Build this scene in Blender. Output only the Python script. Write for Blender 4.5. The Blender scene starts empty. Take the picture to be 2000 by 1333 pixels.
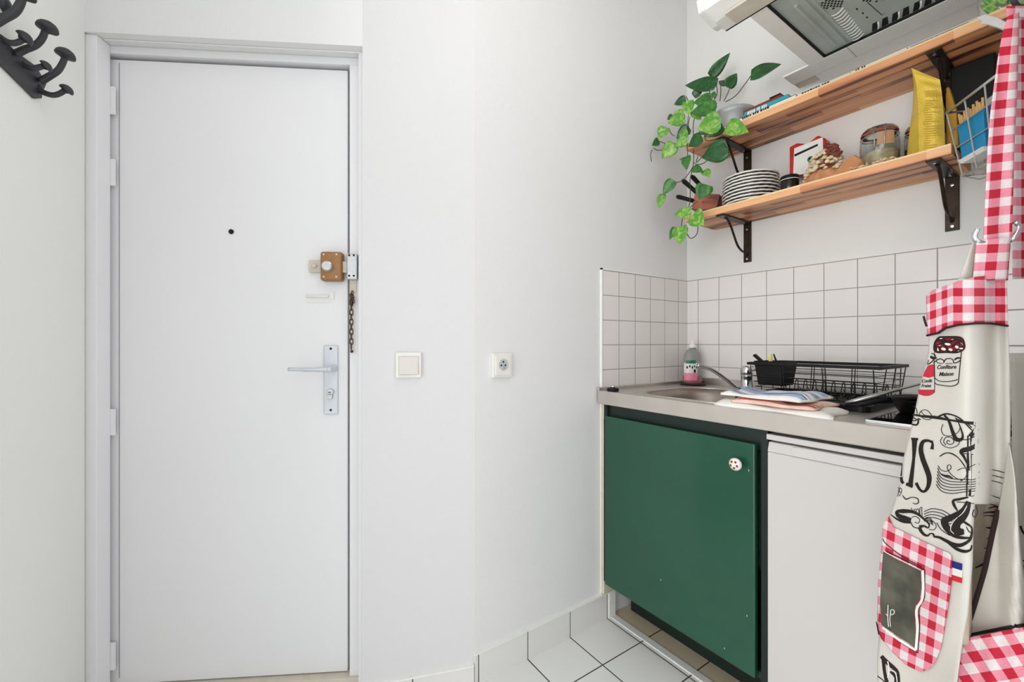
import bpy, bmesh, math, random
from mathutils import Vector, Matrix
random.seed(7)
PI = math.pi
S = bpy.context.scene
COL = S.collection

# ------------------------------------------------------------------ camera
FPX = 834.0; V0 = 670.0; H = 1.10
CAM = Vector((1.209, -1.819, H))
FW = Vector((-.8281, .5606, 0)).normalized(); RT = Vector((FW.y, -FW.x, 0))
cd = bpy.data.cameras.new('camera'); cam = bpy.data.objects.new('camera', cd); COL.objects.link(cam)
cam.location = CAM; cam.rotation_euler = (PI/2, 0, math.atan2(-FW.x, FW.y))
cd.sensor_width = 36; cd.lens = 36*FPX/2000; cd.shift_y = (V0-666.5)/2000; cd.clip_start = .02
S.camera = cam

# ------------------------------------------------------------------ light and exposure
w = bpy.data.worlds.new('world'); S.world = w; w.use_nodes = True
w.node_tree.nodes['Background'].inputs[0].default_value = (.95, .975, 1, 1)
w.node_tree.nodes['Background'].inputs[1].default_value = 1.3
S.view_settings.view_transform = 'Standard'; S.view_settings.look = 'None'
S.view_settings.exposure = -0.08; S.view_settings.gamma = 1.0
try: S.view_settings.use_curve_mapping = False
except Exception: pass
def area(name, loc, target, size, power, color=(1, 1, 1), sy=None):
    l = bpy.data.lights.new(name, 'AREA'); l.energy = power; l.color = color; l.size = size
    if sy: l.shape = 'RECTANGLE'; l.size_y = sy
    o = bpy.data.objects.new(name, l); COL.objects.link(o); o.location = loc
    o.rotation_euler = (Vector(target)-Vector(loc)).to_track_quat('-Z', 'Y').to_euler()
    return o
area('rear_fill_light', (1.5, -7.0, 1.1), (.5, 0, 1.1), 4.2, 150, (1, .995, .99), 2.2)  # added fill lamp far behind the camera, not a real window
area('ceiling_light', (.95, -1.25, 2.70), (.7, -.95, 0), .9, 5.5, (1, .97, .93))

# ------------------------------------------------------------------ maths helpers
def cw(X, Y, z): return CAM + RT*X + FW*Y + Vector((0, 0, z-H))          # camera-side metres to world
def ray(u, v): return FW + RT*((u-1000)/FPX) + Vector((0, 0, (V0-v)/FPX))
def on(u, v, ax, val):                                                    # a photo point on a plane of the room
    r = ray(u, v); return CAM + r*((val-CAM[ax])/r[ax])
def at(u, v, d): return CAM + ray(u, v)*d                                 # at distance d in front
class Frame:                                                              # an upright plane of its own: s along, n out, z up
    def __init__(s, o, d):
        s.o = Vector((o[0], o[1], 0)); s.d = Vector((d[0], d[1], 0)).normalized()
        s.n = Vector((s.d.y, -s.d.x, 0))
        if (CAM-s.o).dot(s.n) < 0: s.n = -s.n
    def p(s, a, n, z): return s.o + s.d*a + s.n*n + Vector((0, 0, z))
    def px(s, u, v, n=0):
        r = ray(u, v); t = (s.o + s.n*n - CAM).dot(s.n)/r.dot(s.n); q = CAM + r*t - s.o
        return (q.dot(s.d), q.z)
def lerp(a, b, t): return a+(b-a)*t
def interp(x, pts):
    if x <= pts[0][0]: return pts[0][1]
    for (a, b), (c, d) in zip(pts, pts[1:]):
        if x <= c: return lerp(b, d, (x-a)/(c-a))
    return pts[-1][1]
def smooth(pts, n=6, closed=False):                                       # Catmull-Rom through the points
    P = [Vector(p) for p in pts]; out = []; N = len(P)
    for i in range(N if closed else N-1):
        g = (lambda k: P[k % N]) if closed else (lambda k: P[min(max(k, 0), N-1)])
        a, b, c, d = g(i-1), g(i), g(i+1), g(i+2)
        for k in range(n):
            t = k/n
            out.append(.5*((2*b)+(c-a)*t+(2*a-5*b+4*c-d)*t*t+(3*b-a-3*c+d)*t**3))
    if not closed: out.append(P[-1])
    return out

# ------------------------------------------------------------------ materials
def lin(c): return tuple(((x/255)/12.92 if x/255 <= .04045 else ((x/255+.055)/1.055)**2.4) for x in c)+(1,)
def mat(name, col, rough=.5, metal=0, var=.06, scale=30, bump=0, bscale=200, coat=0, trans=0, ior=1.45, spec=.5):
    m = bpy.data.materials.new(name); m.use_nodes = True; nt = m.node_tree; N = nt.nodes; L = nt.links
    b = N['Principled BSDF']; b.inputs['Roughness'].default_value = rough; b.inputs['Metallic'].default_value = metal
    b.inputs['IOR'].default_value = ior; b.inputs['Coat Weight'].default_value = coat; b.inputs['Coat Roughness'].default_value = .08
    b.inputs['Transmission Weight'].default_value = trans; b.inputs['Specular IOR Level'].default_value = spec
    tc = N.new('ShaderNodeTexCoord'); nz = N.new('ShaderNodeTexNoise'); nz.inputs['Scale'].default_value = scale
    L.new(tc.outputs['Object'], nz.inputs['Vector'])
    r = N.new('ShaderNodeValToRGB'); c = lin(col)
    r.color_ramp.elements[0].color = tuple(x*(1-var) for x in c[:3])+(1,); r.color_ramp.elements[1].color = tuple(min(1, x*(1+var)) for x in c[:3])+(1,)
    r.color_ramp.elements[0].position = .3; r.color_ramp.elements[1].position = .7
    L.new(nz.outputs['Fac'], r.inputs[0]); L.new(r.outputs[0], b.inputs['Base Color'])
    if bump:
        n2 = N.new('ShaderNodeTexNoise'); n2.inputs['Scale'].default_value = bscale; n2.inputs['Detail'].default_value = 3
        L.new(tc.outputs['Object'], n2.inputs['Vector'])
        bp = N.new('ShaderNodeBump'); bp.inputs['Strength'].default_value = bump; bp.inputs['Distance'].default_value = .002
        L.new(n2.outputs['Fac'], bp.inputs['Height']); L.new(bp.outputs[0], b.inputs['Normal'])
    return m
def mth(nt, op, a, b=None):
    n = nt.nodes.new('ShaderNodeMath'); n.operation = op
    for i, x in enumerate((a, b)):
        if x is None: continue
        if isinstance(x, (int, float)): n.inputs[i].default_value = x
        else: nt.links.new(x, n.inputs[i])
    return n.outputs[0]
def tile_mat(name, axes, offs, pitch, wid, tile, grout, rough=.15, var=.03):
    m = mat(name, tile, rough, var=.012, scale=3); nt = m.node_tree; L = nt.links; N = nt.nodes
    b = N['Principled BSDF']; tc = N.new('ShaderNodeTexCoord'); sx = N.new('ShaderNodeSeparateXYZ'); L.new(tc.outputs['Object'], sx.inputs[0])
    msk = None; cells = []
    for a, o in zip(axes, offs):
        v = mth(nt, 'DIVIDE', mth(nt, 'SUBTRACT', sx.outputs[a], o), pitch)
        cells.append(mth(nt, 'FLOOR', v))
        fr = mth(nt, 'FRACT', v); e = mth(nt, 'MINIMUM', fr, mth(nt, 'SUBTRACT', 1.0, fr))
        msk = e if msk is None else mth(nt, 'MINIMUM', msk, e)
    isg = mth(nt, 'LESS_THAN', msk, wid/2/pitch)
    cb = N.new('ShaderNodeCombineXYZ')
    for i, c in enumerate(cells): L.new(c, cb.inputs[i])
    wn = N.new('ShaderNodeTexWhiteNoise'); wn.noise_dimensions = '3D'; L.new(cb.outputs[0], wn.inputs['Vector'])
    mul = mth(nt, 'ADD', mth(nt, 'MULTIPLY', wn.outputs['Value'], 2*var), 1-var)
    old = b.inputs['Base Color'].links[0].from_socket
    vm = N.new('ShaderNodeVectorMath'); vm.operation = 'SCALE'; L.new(old, vm.inputs[0]); L.new(mul, vm.inputs['Scale'])
    mx = N.new('ShaderNodeMix'); mx.data_type = 'RGBA'; L.new(isg, mx.inputs['Factor']); L.new(vm.outputs[0], mx.inputs['A'])
    mx.inputs['B'].default_value = lin(grout); L.new(mx.outputs['Result'], b.inputs['Base Color'])
    L.new(mth(nt, 'ADD', mth(nt, 'MULTIPLY', isg, .6), rough), b.inputs['Roughness'])
    ht = mth(nt, 'MINIMUM', mth(nt, 'DIVIDE', msk, wid/pitch), 1.0)
    bp = N.new('ShaderNodeBump'); bp.inputs['Strength'].default_value = .5; bp.inputs['Distance'].default_value = .0015
    L.new(ht, bp.inputs['Height']); L.new(bp.outputs[0], b.inputs['Normal'])
    return m
def gingham(name, red=(184, 26, 50), pink=(222, 138, 154), white=(220, 210, 210)):
    m = bpy.data.materials.new(name); m.use_nodes = True; nt = m.node_tree; L = nt.links; N = nt.nodes
    b = N['Principled BSDF']; b.inputs['Roughness'].default_value = .9
    uv = N.new('ShaderNodeUVMap'); uv.uv_map = 'uv'; sx = N.new('ShaderNodeSeparateXYZ'); L.new(uv.outputs[0], sx.inputs[0])
    st = []
    for i in (0, 1):
        fr = mth(nt, 'FRACT', mth(nt, 'ADD', sx.outputs[i], .25)); st.append(mth(nt, 'LESS_THAN', fr, .5))
    s = mth(nt, 'DIVIDE', mth(nt, 'ADD', st[0], st[1]), 2.0)
    wv = N.new('ShaderNodeTexNoise'); wv.inputs['Scale'].default_value = 9; L.new(uv.outputs[0], wv.inputs['Vector'])
    r = N.new('ShaderNodeValToRGB'); r.color_ramp.interpolation = 'CONSTANT'; e = r.color_ramp.elements
    e[0].color = lin(white); e[0].position = 0; e[1].color = lin(pink); e[1].position = .3
    k = e.new(.8); k.color = lin(red)
    L.new(s, r.inputs[0])
    vm = N.new('ShaderNodeVectorMath'); vm.operation = 'SCALE'; L.new(r.outputs[0], vm.inputs[0])
    L.new(mth(nt, 'ADD', mth(nt, 'MULTIPLY', wv.outputs['Fac'], .3), .85), vm.inputs['Scale'])
    L.new(vm.outputs[0], b.inputs['Base Color'])
    return m
def wood_mat(name, c1, c2, c3, ax=0, scale=1.0, rough=.4):
    m = bpy.data.materials.new(name); m.use_nodes = True; nt = m.node_tree; L = nt.links; N = nt.nodes
    b = N['Principled BSDF']; b.inputs['Roughness'].default_value = rough
    tc = N.new('ShaderNodeTexCoord'); mp = N.new('ShaderNodeMapping'); L.new(tc.outputs['Object'], mp.inputs[0])
    sc = [28*scale]*3; sc[ax] = 1.6*scale; mp.inputs['Scale'].default_value = sc
    nz = N.new('ShaderNodeTexNoise'); nz.inputs['Scale'].default_value = 1; nz.inputs['Detail'].default_value = 6; nz.inputs['Distortion'].default_value = .6
    L.new(mp.outputs[0], nz.inputs['Vector'])
    # staves glued side by side
    sx = N.new('ShaderNodeSeparateXYZ'); L.new(tc.outputs['Object'], sx.inputs[0])
    cellA = mth(nt, 'FLOOR', mth(nt, 'DIVIDE', sx.outputs[1 if ax != 1 else 0], .043))
    cellB = mth(nt, 'FLOOR', mth(nt, 'ADD', mth(nt, 'DIVIDE', sx.outputs[ax], .31), mth(nt, 'MULTIPLY', cellA, .37)))
    cb = N.new('ShaderNodeCombineXYZ'); L.new(cellA, cb.inputs[0]); L.new(cellB, cb.inputs[1])
    wn = N.new('ShaderNodeTexWhiteNoise'); L.new(cb.outputs[0], wn.inputs['Vector'])
    f = mth(nt, 'ADD', mth(nt, 'MULTIPLY', nz.outputs['Fac'], .85), mth(nt, 'MULTIPLY', wn.outputs['Value'], .2))
    r = N.new('ShaderNodeValToRGB'); e = r.color_ramp.elements
    e[0].position = .40; e[0].color = lin(c3); e[1].position = .72; e[1].color = lin(c1); k = e.new(.49); k.color = lin(c2)
    L.new(f, r.inputs[0]); L.new(r.outputs[0], b.inputs['Base Color'])
    return m
def leaf_mat(name, col, edge):
    m = bpy.data.materials.new(name); m.use_nodes = True; nt = m.node_tree; L = nt.links; N = nt.nodes
    b = N['Principled BSDF']; b.inputs['Roughness'].default_value = .32
    tc = N.new('ShaderNodeTexCoord'); nz = N.new('ShaderNodeTexNoise'); nz.inputs['Scale'].default_value = 45; nz.inputs['Distortion'].default_value = 1.2
    L.new(tc.outputs['Object'], nz.inputs['Vector'])
    r = N.new('ShaderNodeValToRGB'); e = r.color_ramp.elements; e[0].position = .45; e[0].color = lin(col); e[1].position = .72; e[1].color = lin(edge)
    L.new(nz.outputs['Fac'], r.inputs[0]); L.new(r.outputs[0], b.inputs['Base Color'])
    return m

M = {}
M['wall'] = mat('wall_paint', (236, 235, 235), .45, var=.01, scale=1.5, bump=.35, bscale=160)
M['wallD'] = mat('entry_wall_dimmed_paint', (224, 223, 224), .45, var=.01, scale=1.5, bump=.35, bscale=160)  # wall paint darkened to offset the stronger light on this wall
M['wallL'] = mat('left_wall_brightened_paint', (248, 248, 244), .45, var=.01, scale=1.5, bump=.3, bscale=160)  # wall paint lightened to make up for weak light on this wall
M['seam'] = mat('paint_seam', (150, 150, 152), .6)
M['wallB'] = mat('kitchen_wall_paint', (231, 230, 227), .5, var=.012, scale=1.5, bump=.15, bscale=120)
M['door'] = mat('door_paint', (241, 240, 242), .38, var=.012, scale=2, bump=.05, bscale=40)
M['ceil'] = mat('ceiling_paint', (228, 228, 226), .8, var=.01)
M['joint'] = mat('painted_edge', (244, 244, 240), .4, var=.02)
M['plate_white'] = mat('white_plastic', (238, 237, 232), .3, var=.02)
M['rocker'] = mat('switch_rocker', (226, 219, 215), .3, var=.02)
M['dark'] = mat('dark_gap', (22, 21, 22), .8)
M['iron'] = mat('coat_rack_iron', (62, 62, 66), .5, metal=.2, var=.1, bump=.3, bscale=80)
M['brass'] = mat('lock_bronze', (160, 116, 76), .4, metal=.3, var=.08, scale=60)
M['steel'] = mat('brushed_steel', (196, 197, 196), .28, metal=.9, var=.06, scale=80)
M['chrome'] = mat('chrome', (215, 217, 220), .1, metal=1, var=.02)
M['alu'] = mat('aluminium', (212, 217, 222), .35, metal=.35, var=.03)
M['rust'] = mat('rusty_iron', (92, 62, 48), .7, metal=.3, var=.35, scale=120)
M['sink'] = mat('stainless_sink', (202, 196, 190), .34, metal=.75, var=.07, scale=14, bump=.1, bscale=300)
M['sinkin'] = mat('stainless_basin', (165, 152, 143), .4, metal=.7, var=.05)
M['sinkfront'] = mat('worktop_front_steel', (188, 181, 174), .55, metal=.35, var=.05, scale=14)
M['green'] = mat('green_lacquer', (14, 74, 52), .22, var=.05, scale=4, coat=.5)
M['greendk'] = mat('green_black_carcass', (22, 38, 33), .4, var=.1)
M['fridge'] = mat('fridge_white', (203, 199, 196), .3, var=.012, scale=3)
M['cream'] = mat('aged_white', (214, 206, 190), .5, var=.05)
M['wood'] = wood_mat('shelf_wood', (248, 194, 142), (220, 150, 104), (84, 38, 26))
M['woodedge'] = wood_mat('shelf_edge_wood', (250, 222, 176), (240, 204, 154), (216, 166, 116))
M['bronze'] = mat('bracket_bronze', (58, 46, 38), .35, metal=.7, var=.3, scale=40)
M['black'] = mat('black_plastic', (13, 13, 14), .5, var=.15, spec=.3)
M['blackwire'] = mat('black_wire', (20, 20, 20), .35, var=.1)
M['glassblack'] = mat('black_glass', (16, 17, 18), .06, var=.05)
M['glass'] = mat('clear_glass', (240, 245, 243), .03, trans=1, var=.01)
M['zinc'] = mat('zinc_pot', (176, 180, 182), .5, metal=.35, var=.08, scale=20)
M['soil'] = mat('potting_soil', (38, 26, 20), .95, var=.4, bump=.8, bscale=150)
M['stem'] = mat('pothos_stem', (70, 74, 44), .6, var=.2)
M['leafd'] = leaf_mat('pothos_leaf_dark', (22, 76, 30), (40, 108, 42))
M['leafm'] = leaf_mat('pothos_leaf_green', (38, 100, 32), (76, 138, 48))
M['leafl'] = leaf_mat('pothos_leaf_light', (88, 154, 48), (166, 200, 100))
M['teal'] = mat('teal_cover', (30, 168, 176), .4)
M['paper'] = mat('book_pages', (238, 234, 226), .8, var=.03)
M['redc'] = mat('red_cover', (150, 36, 36), .45)
M['whitec'] = mat('white_cover', (232, 230, 226), .4)
M['ink'] = mat('black_ink', (20, 18, 18), .8, var=.05)
M['hoodw'] = mat('hood_white', (246, 244, 238), .35, var=.02)
M['hoodg'] = mat('hood_grey_steel', (186, 196, 190), .42, metal=.1, var=.1, scale=10)
M['kraft'] = mat('kraft_paper', (196, 140, 98), .8, var=.15, scale=25, bump=.5, bscale=60)
M['nuts'] = mat('dried_mushroom', (226, 204, 168), .8, var=.25, scale=60)
M['nutd'] = mat('dried_dates', (112, 52, 36), .6, var=.3, scale=60)
M['redp'] = mat('red_pack', (186, 40, 36), .35, var=.1)
M['yellow'] = mat('yellow_pack', (242, 210, 84), .5, var=.1, scale=20, bump=.7, bscale=40)
M['yellowd'] = mat('yellow_pack_print', (186, 140, 30), .5, var=.1)
M['orange'] = mat('orange_pack', (206, 158, 58), .5, var=.15, scale=20)
M['jarlabel'] = mat('jar_label', (190, 150, 118), .6)
M['rubber'] = mat('orange_seal', (176, 74, 48), .5)
M['plateb'] = mat('plate_black_glaze', (26, 26, 32), .25)
M['platew'] = mat('plate_white_glaze', (238, 234, 224), .25)
M['knifeb'] = wood_mat('knife_block_wood', (190, 112, 74), (160, 86, 56), (112, 54, 36))
M['soap'] = mat('soap_bottle', (176, 176, 176), .15, var=.03, trans=.35)
M['soapred'] = mat('soap_liquid', (168, 108, 112), .2, var=.05)
M['pink'] = mat('pink_label', (238, 138, 164), .4)
M['greenl'] = mat('green_label', (30, 120, 86), .4)
M['brown'] = mat('brown_dish', (70, 44, 40), .35)
M['blue'] = mat('blue_box', (26, 142, 190), .5, var=.05)
M['bluedk'] = mat('navy_box', (24, 84, 132), .5, var=.08)
M['straw'] = mat('wooden_sticks', (206, 164, 108), .7, var=.15)
M['wire'] = mat('basket_wire', (190, 188, 182), .3, metal=.6)
M['cloth'] = mat('apron_cotton', (206, 202, 194), .9, var=.02, bump=.2, bscale=500)
M['clothshade'] = mat('apron_inside_shaded', (196, 182, 164), .9, var=.08)  # apron cotton with the shade of the fold put into its colour
M['ging'] = gingham('red_gingham')
M['hem'] = mat('black_hem', (44, 26, 30), .9)
M['printink'] = mat('apron_print_black', (28, 22, 18), .85, var=.1)
M['printred'] = mat('apron_print_red', (186, 40, 62), .85, var=.12)
M['printdred'] = mat('apron_print_dark_red', (128, 20, 34), .85, var=.2)
M['chalk'] = mat('apron_chalkboard_print', (84, 82, 72), .85, var=.4, scale=30)
M['printwhite'] = mat('apron_print_white', (238, 234, 228), .85)
M['navy'] = mat('tag_blue', (30, 36, 120), .8)
M['tagred'] = mat('tag_red', (206, 42, 44), .8)
M['towelb'] = mat('blue_towel', (162, 178, 208), .9, var=.12, scale=60)
M['towelw'] = mat('white_towel', (236, 234, 228), .95, var=.04, bump=.4, bscale=300)
M['towelp'] = mat('pink_towel', (232, 196, 184), .9, var=.12, scale=40)
M['stripe'] = mat('navy_stripe', (86, 100, 138), .9)
M['orangest'] = mat('brown_stripe', (168, 90, 66), .9)
M['porc'] = mat('white_porcelain', (236, 232, 226), .15, coat=.5)
M['pinkish'] = mat('pink_pack', (216, 112, 104), .5)
M['lemon'] = mat('yellow_sponge', (240, 232, 150), .8)
M['floor'] = tile_mat('floor_tiles', (0, 1), (.176, -.55), .196, .0042, (243, 243, 240), (66, 66, 66), .12)
M['floor_shaded'] = tile_mat('shaded_dirty_floor_tiles', (0, 1), (.176, -.35), .196, .0042, (224, 206, 178), (58, 54, 50), .3)  # beige tiles, colour darkened for shadow under the units as well as dirt
M['base'] = tile_mat('baseboard_tiles', (1, 2), (-.55, -.04), .196, .0035, (233, 231, 228), (90, 88, 86), .15)
M['tileB'] = tile_mat('backsplash_tiles', (0, 2), (.06, .992), .0995, .0028, (236, 232, 229), (160, 152, 147), .13, .012)
M['tileC'] = tile_mat('side_splash_tiles', (1, 2), (.024, .992), .0995, .0028, (236, 232, 229), (160, 152, 147), .13, .012)

# ------------------------------------------------------------------ object helpers
def nb(): return bmesh.new()
def base_of(p):
    while p.parent: p = p.parent
    return p.location
def thing(name, label, cat, loc, group=None, kind=None):
    o = bpy.data.objects.new(name, None); COL.objects.link(o); o.location = loc; o.empty_display_size = .05
    if label: o['label'] = label
    if cat: o['category'] = cat
    if group: o['group'] = group
    if kind: o['kind'] = kind
    return o
def obj(name, bm, m, parent=None, bev=0, smooth_=False, label=None, cat=None, group=None, kind=None, sol=0, sub=0, seg=2):
    me = bpy.data.meshes.new(name); bmesh.ops.recalc_face_normals(bm, faces=bm.faces[:]) if not sol else None
    if parent is not None: org = Vector(base_of(parent))
    elif kind == 'structure' or not len(bm.verts): org = Vector((0, 0, 0))
    else:
        xs = [v.co for v in bm.verts]
        org = Vector((sum(v.x for v in xs)/len(xs), sum(v.y for v in xs)/len(xs), min(v.z for v in xs)))
    if org.length: bmesh.ops.translate(bm, vec=-org, verts=bm.verts[:])
    bm.to_mesh(me); bm.free(); o = bpy.data.objects.new(name, me); COL.objects.link(o)
    for mm in (m if isinstance(m, (list, tuple)) else [m]): me.materials.append(M[mm])
    if parent is not None: o.parent = parent
    else: o.location = org
    if smooth_:
        for p in me.polygons: p.use_smooth = True
    if sub: x = o.modifiers.new('sub', 'SUBSURF'); x.levels = sub; x.render_levels = sub
    if sol: x = o.modifiers.new('thick', 'SOLIDIFY'); x.thickness = sol; x.offset = 0
    if bev: x = o.modifiers.new('bevel', 'BEVEL'); x.width = bev; x.segments = seg; x.limit_method = 'ANGLE'; x.angle_limit = .6
    if label: o['label'] = label
    if cat: o['category'] = cat
    if group: o['group'] = group
    if kind: o['kind'] = kind
    return o
def face(bm, vs, mi=0):
    try: f = bm.faces.new(vs); f.material_index = mi; return f
    except ValueError: return None
def box(bm, x0, x1, y0, y1, z0, z1, mi=0):
    v = [bm.verts.new((x, y, z)) for x in (x0, x1) for y in (y0, y1) for z in (z0, z1)]
    for q in ((0, 1, 3, 2), (4, 6, 7, 5), (0, 4, 5, 1), (2, 3, 7, 6), (0, 2, 6, 4), (1, 5, 7, 3)): face(bm, [v[i] for i in q], mi)
    return bm
def fbox(bm, fr, s0, s1, n0, n1, z0, z1, mi=0):
    v = [bm.verts.new(fr.p(x, y, z)) for x in (s0, s1) for y in (n0, n1) for z in (z0, z1)]
    for q in ((0, 1, 3, 2), (4, 6, 7, 5), (0, 4, 5, 1), (2, 3, 7, 6), (0, 2, 6, 4), (1, 5, 7, 3)): face(bm, [v[i] for i in q], mi)
    return bm
def hexa(bm, A, B, mi=0):                     # two quads of four points
    a = [bm.verts.new(p) for p in A]; b = [bm.verts.new(p) for p in B]
    face(bm, a, mi); face(bm, b[::-1], mi)
    for i in range(len(a)): j = (i+1) % len(a); face(bm, [a[i], a[j], b[j], b[i]], mi)
    return bm
def prism(bm, poly, ext, mi=0):               # closed outline pushed along a vector
    return hexa(bm, poly, [Vector(p)+Vector(ext) for p in poly], mi)
def tube(bm, pts, r, seg=8, closed=False, mi=0, flat=None):
    P = [Vector(p) for p in pts]; n = len(P); rings = []; up = Vector((0, 0, 1))
    prev = None
    for i in range(n):
        a = P[(i-1) % n] if (closed or i > 0) else P[0]; c = P[(i+1) % n] if (closed or i < n-1) else P[-1]
        t = (c-a).normalized() if (c-a).length > 1e-9 else Vector((0, 0, 1))
        if prev is None:
            x = t.cross(up) if abs(t.z) < .95 else t.cross(Vector((1, 0, 0)))
        else: x = prev - t*prev.dot(t)
        x.normalize(); prev = x; y = t.cross(x)
        rr = r[i] if isinstance(r, (list, tuple)) else r
        rings.append([bm.verts.new(P[i]+x*rr*math.cos(2*PI*k/seg)+y*rr*math.sin(2*PI*k/seg)*(flat or 1)) for k in range(seg)])
    for i in range(n if closed else n-1):
        A, B = rings[i], rings[(i+1) % n]
        for k in range(seg): face(bm, [A[k], A[(k+1) % seg], B[(k+1) % seg], B[k]], mi)
    if not closed: face(bm, rings[0][::-1], mi); face(bm, rings[-1], mi)
    return bm
def lathe(bm, c, prof, seg=24, axis=Vector((0, 0, 1)), mi=0, wob=None, cap=True):
    axis = Vector(axis).normalized(); x = axis.orthogonal().normalized(); y = axis.cross(x); c = Vector(c); rings = []
    for r, z in prof:
        ring = []
        for k in range(seg):
            a = 2*PI*k/seg; rr = r*(wob(a, z) if wob else 1)
            ring.append(bm.verts.new(c+axis*z+x*rr*math.cos(a)+y*rr*math.sin(a)))
        rings.append(ring)
    for A, B in zip(rings, rings[1:]):
        for k in range(seg): face(bm, [A[k], A[(k+1) % seg], B[(k+1) % seg], B[k]], mi)
    if cap: face(bm, rings[0][::-1], mi); face(bm, rings[-1], mi)
    return bm
def ball(bm, c, r, sx=1, sy=1, sz=1, mi=0, seg=10):
    m = Matrix.Translation(c) @ Matrix.Diagonal((r*sx, r*sy, r*sz, 1))
    res = bmesh.ops.create_uvsphere(bm, u_segments=seg, v_segments=max(6, seg//2+2), radius=1, matrix=m)
    for v in res['verts']:
        for f in v.link_faces: f.material_index = mi

# ================================================================== THE ROOM
cwp = lambda u, d: cw((u-1000)/FPX*d, d, 0)
P1 = cwp(708, 1.292)                                   # left end of the wall beside the door
CN = on(927, 670, 0, 0); CN.z = 0                      # bend between that wall and the socket wall
P0 = cwp(165, 1.231)                                   # corner with the left wall
FE = Frame(P1, P1-P0)                                  # entry wall with the door; s runs to the right, 0 at P1
FD = Frame(P1, CN-P1)
ld = (RT*-.48+FW).normalized()                         # left wall direction (away from us)
FL = Frame(P0, ld)
WH = 2.76
LE = (P1-P0).length; LD = (CN-P1).length
bm = nb(); box(bm, -.6, 3.2, -7.2, 0.05, -.12, -.0)
obj('floor', bm, 'floor', kind='structure')
bm = nb(); box(bm, 0, 1.12, -.507, 0, 0, .0012); obj('trim_1', bm, 'floor_shaded', kind='structure', label='dull beige floor tiles with painted-in shade and dirt running under the kitchen units')
bm = nb(); box(bm, 0, 1.12, -.535, -.507, 0, .004); obj('trim_2', bm, 'joint', kind='structure', bev=.001, label='white threshold strip on floor before the green cabinet')
bm = nb(); box(bm, -2.6, 3.2, -7.2, .12, WH, WH+.1); obj('ceiling', bm, 'ceil', kind='structure')
bm = nb(); box(bm, -.15, 1.24, 0, .12, 0, WH); obj('wall_back', bm, 'wallB', kind='structure')
bm = nb()                                              # socket wall, with its thickness bent to meet the next wall
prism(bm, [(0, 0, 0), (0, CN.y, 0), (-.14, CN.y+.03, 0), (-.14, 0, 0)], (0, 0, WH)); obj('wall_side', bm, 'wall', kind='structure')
bm = nb(); q = [FD.p(0, 0, 0), FD.p(LD, 0, 0), FD.p(LD, -.14, 0), FD.p(0, -.14, 0)]
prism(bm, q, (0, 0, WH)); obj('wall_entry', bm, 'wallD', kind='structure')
OT = 1.998                                              # top of the door recess
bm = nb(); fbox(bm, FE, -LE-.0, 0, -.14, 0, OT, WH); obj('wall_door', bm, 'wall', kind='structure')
bm = nb(); fbox(bm, FL, -.80, 0.02, -.12, 0, 0, WH); fbox(bm, FL, 0.0, .16, -.12, -.0, 0, WH)
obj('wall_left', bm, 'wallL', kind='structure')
bm = nb(); box(bm, 1.12, 1.22, -.80, 0, 0, WH); obj('wall_right', bm, 'wallB', kind='structure')
bm = nb(); fbox(bm, FE, -LE-.05, .1, -.30, -.2, 0, WH); obj('wall_landing', bm, 'dark', kind='structure')

# baseboards
bm = nb(); box(bm, 0, .012, CN.y-.004, -.507, 0, .1, 0); obj('baseboard_side', bm, 'base', kind='structure')
bm = nb(); box(bm, 0, .016, CN.y-.006, -.507, .0995, .104, 0); obj('trim_3', bm, 'joint', kind='structure', label='white painted joint along the top of side baseboard')
bm = nb(); fbox(bm, FD, .0, LD-.004, 0, .011, 0, .064); obj('baseboard_entry', bm, 'base', kind='structure')
bm = nb(); fbox(bm, FD, .0, LD-.004, 0, .014, .063, .068); obj('trim_4', bm, 'joint', kind='structure', label='white painted joint along the top of entry baseboard')
bm = nb(); box(bm, .012, .018, -.545, -.507, 0, .1); obj('trim_5', bm, 'joint', kind='structure', bev=.002, label='white end piece of baseboard beside the green cabinet')

# backsplash tiles
bm = nb(); box(bm, 0.005, 1.12, -.005, 0, .90, 1.392); obj('trim_6', bm, 'tileB', kind='structure', label='white square tile backsplash behind sink')
bm = nb(); box(bm, 0, .005, -.572, 0, .86, 1.392); obj('trim_7', bm, 'tileC', kind='structure', label='white square tile backsplash on the side wall')
bm = nb(); box(bm, 0, .008, -.577, -.571, .84, 1.397); box(bm, 0, .008, -.577, -.15, 1.391, 1.397)
box(bm, 0, .006, -.577, -.571, .1, .84)
obj('trim_8', bm, 'joint', kind='structure', label='white painted edge around the side backsplash')

# ------------------------------------------------------------------ the entrance door
DF = -.070; FF = -.055                                 # door face, frame face
door = thing('door_1', 'white flush entrance door with bronze rim lock and lever handle', None, FE.p(-LE/2, DF, 0), kind='structure')
sL, _ = FE.px(213, 600, DF); sR, _ = FE.px(679, 600, DF)
ZT = FE.px(450, 127, DF)[1]; ZB = FE.px(450, 1325, DF)[1]
bm = nb(); fbox(bm, FE, sL, sR, DF-.04, DF, ZB, ZT); obj('door_leaf', bm, 'door', door, bev=.0015)
s2, _ = FE.px(233, 600, DF)
bm = nb(); fbox(bm, FE, s2-.001, s2+.0012, DF-.003, DF+.0006, ZB+.02, ZT-.01); obj('leaf_seam', bm, 'seam', door)
fr = nb(); g = .010
fbox(fr, FE, -LE, 0, -.13, FF, ZT+g, OT)                                    # head
fbox(fr, FE, -LE, sL-.006, -.13, FF, 0, ZT+g); fbox(fr, FE, sR+g, 0, -.13, FF, 0, ZT+g)
obj('door_frame', fr, 'door', door, bev=.002)
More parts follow.
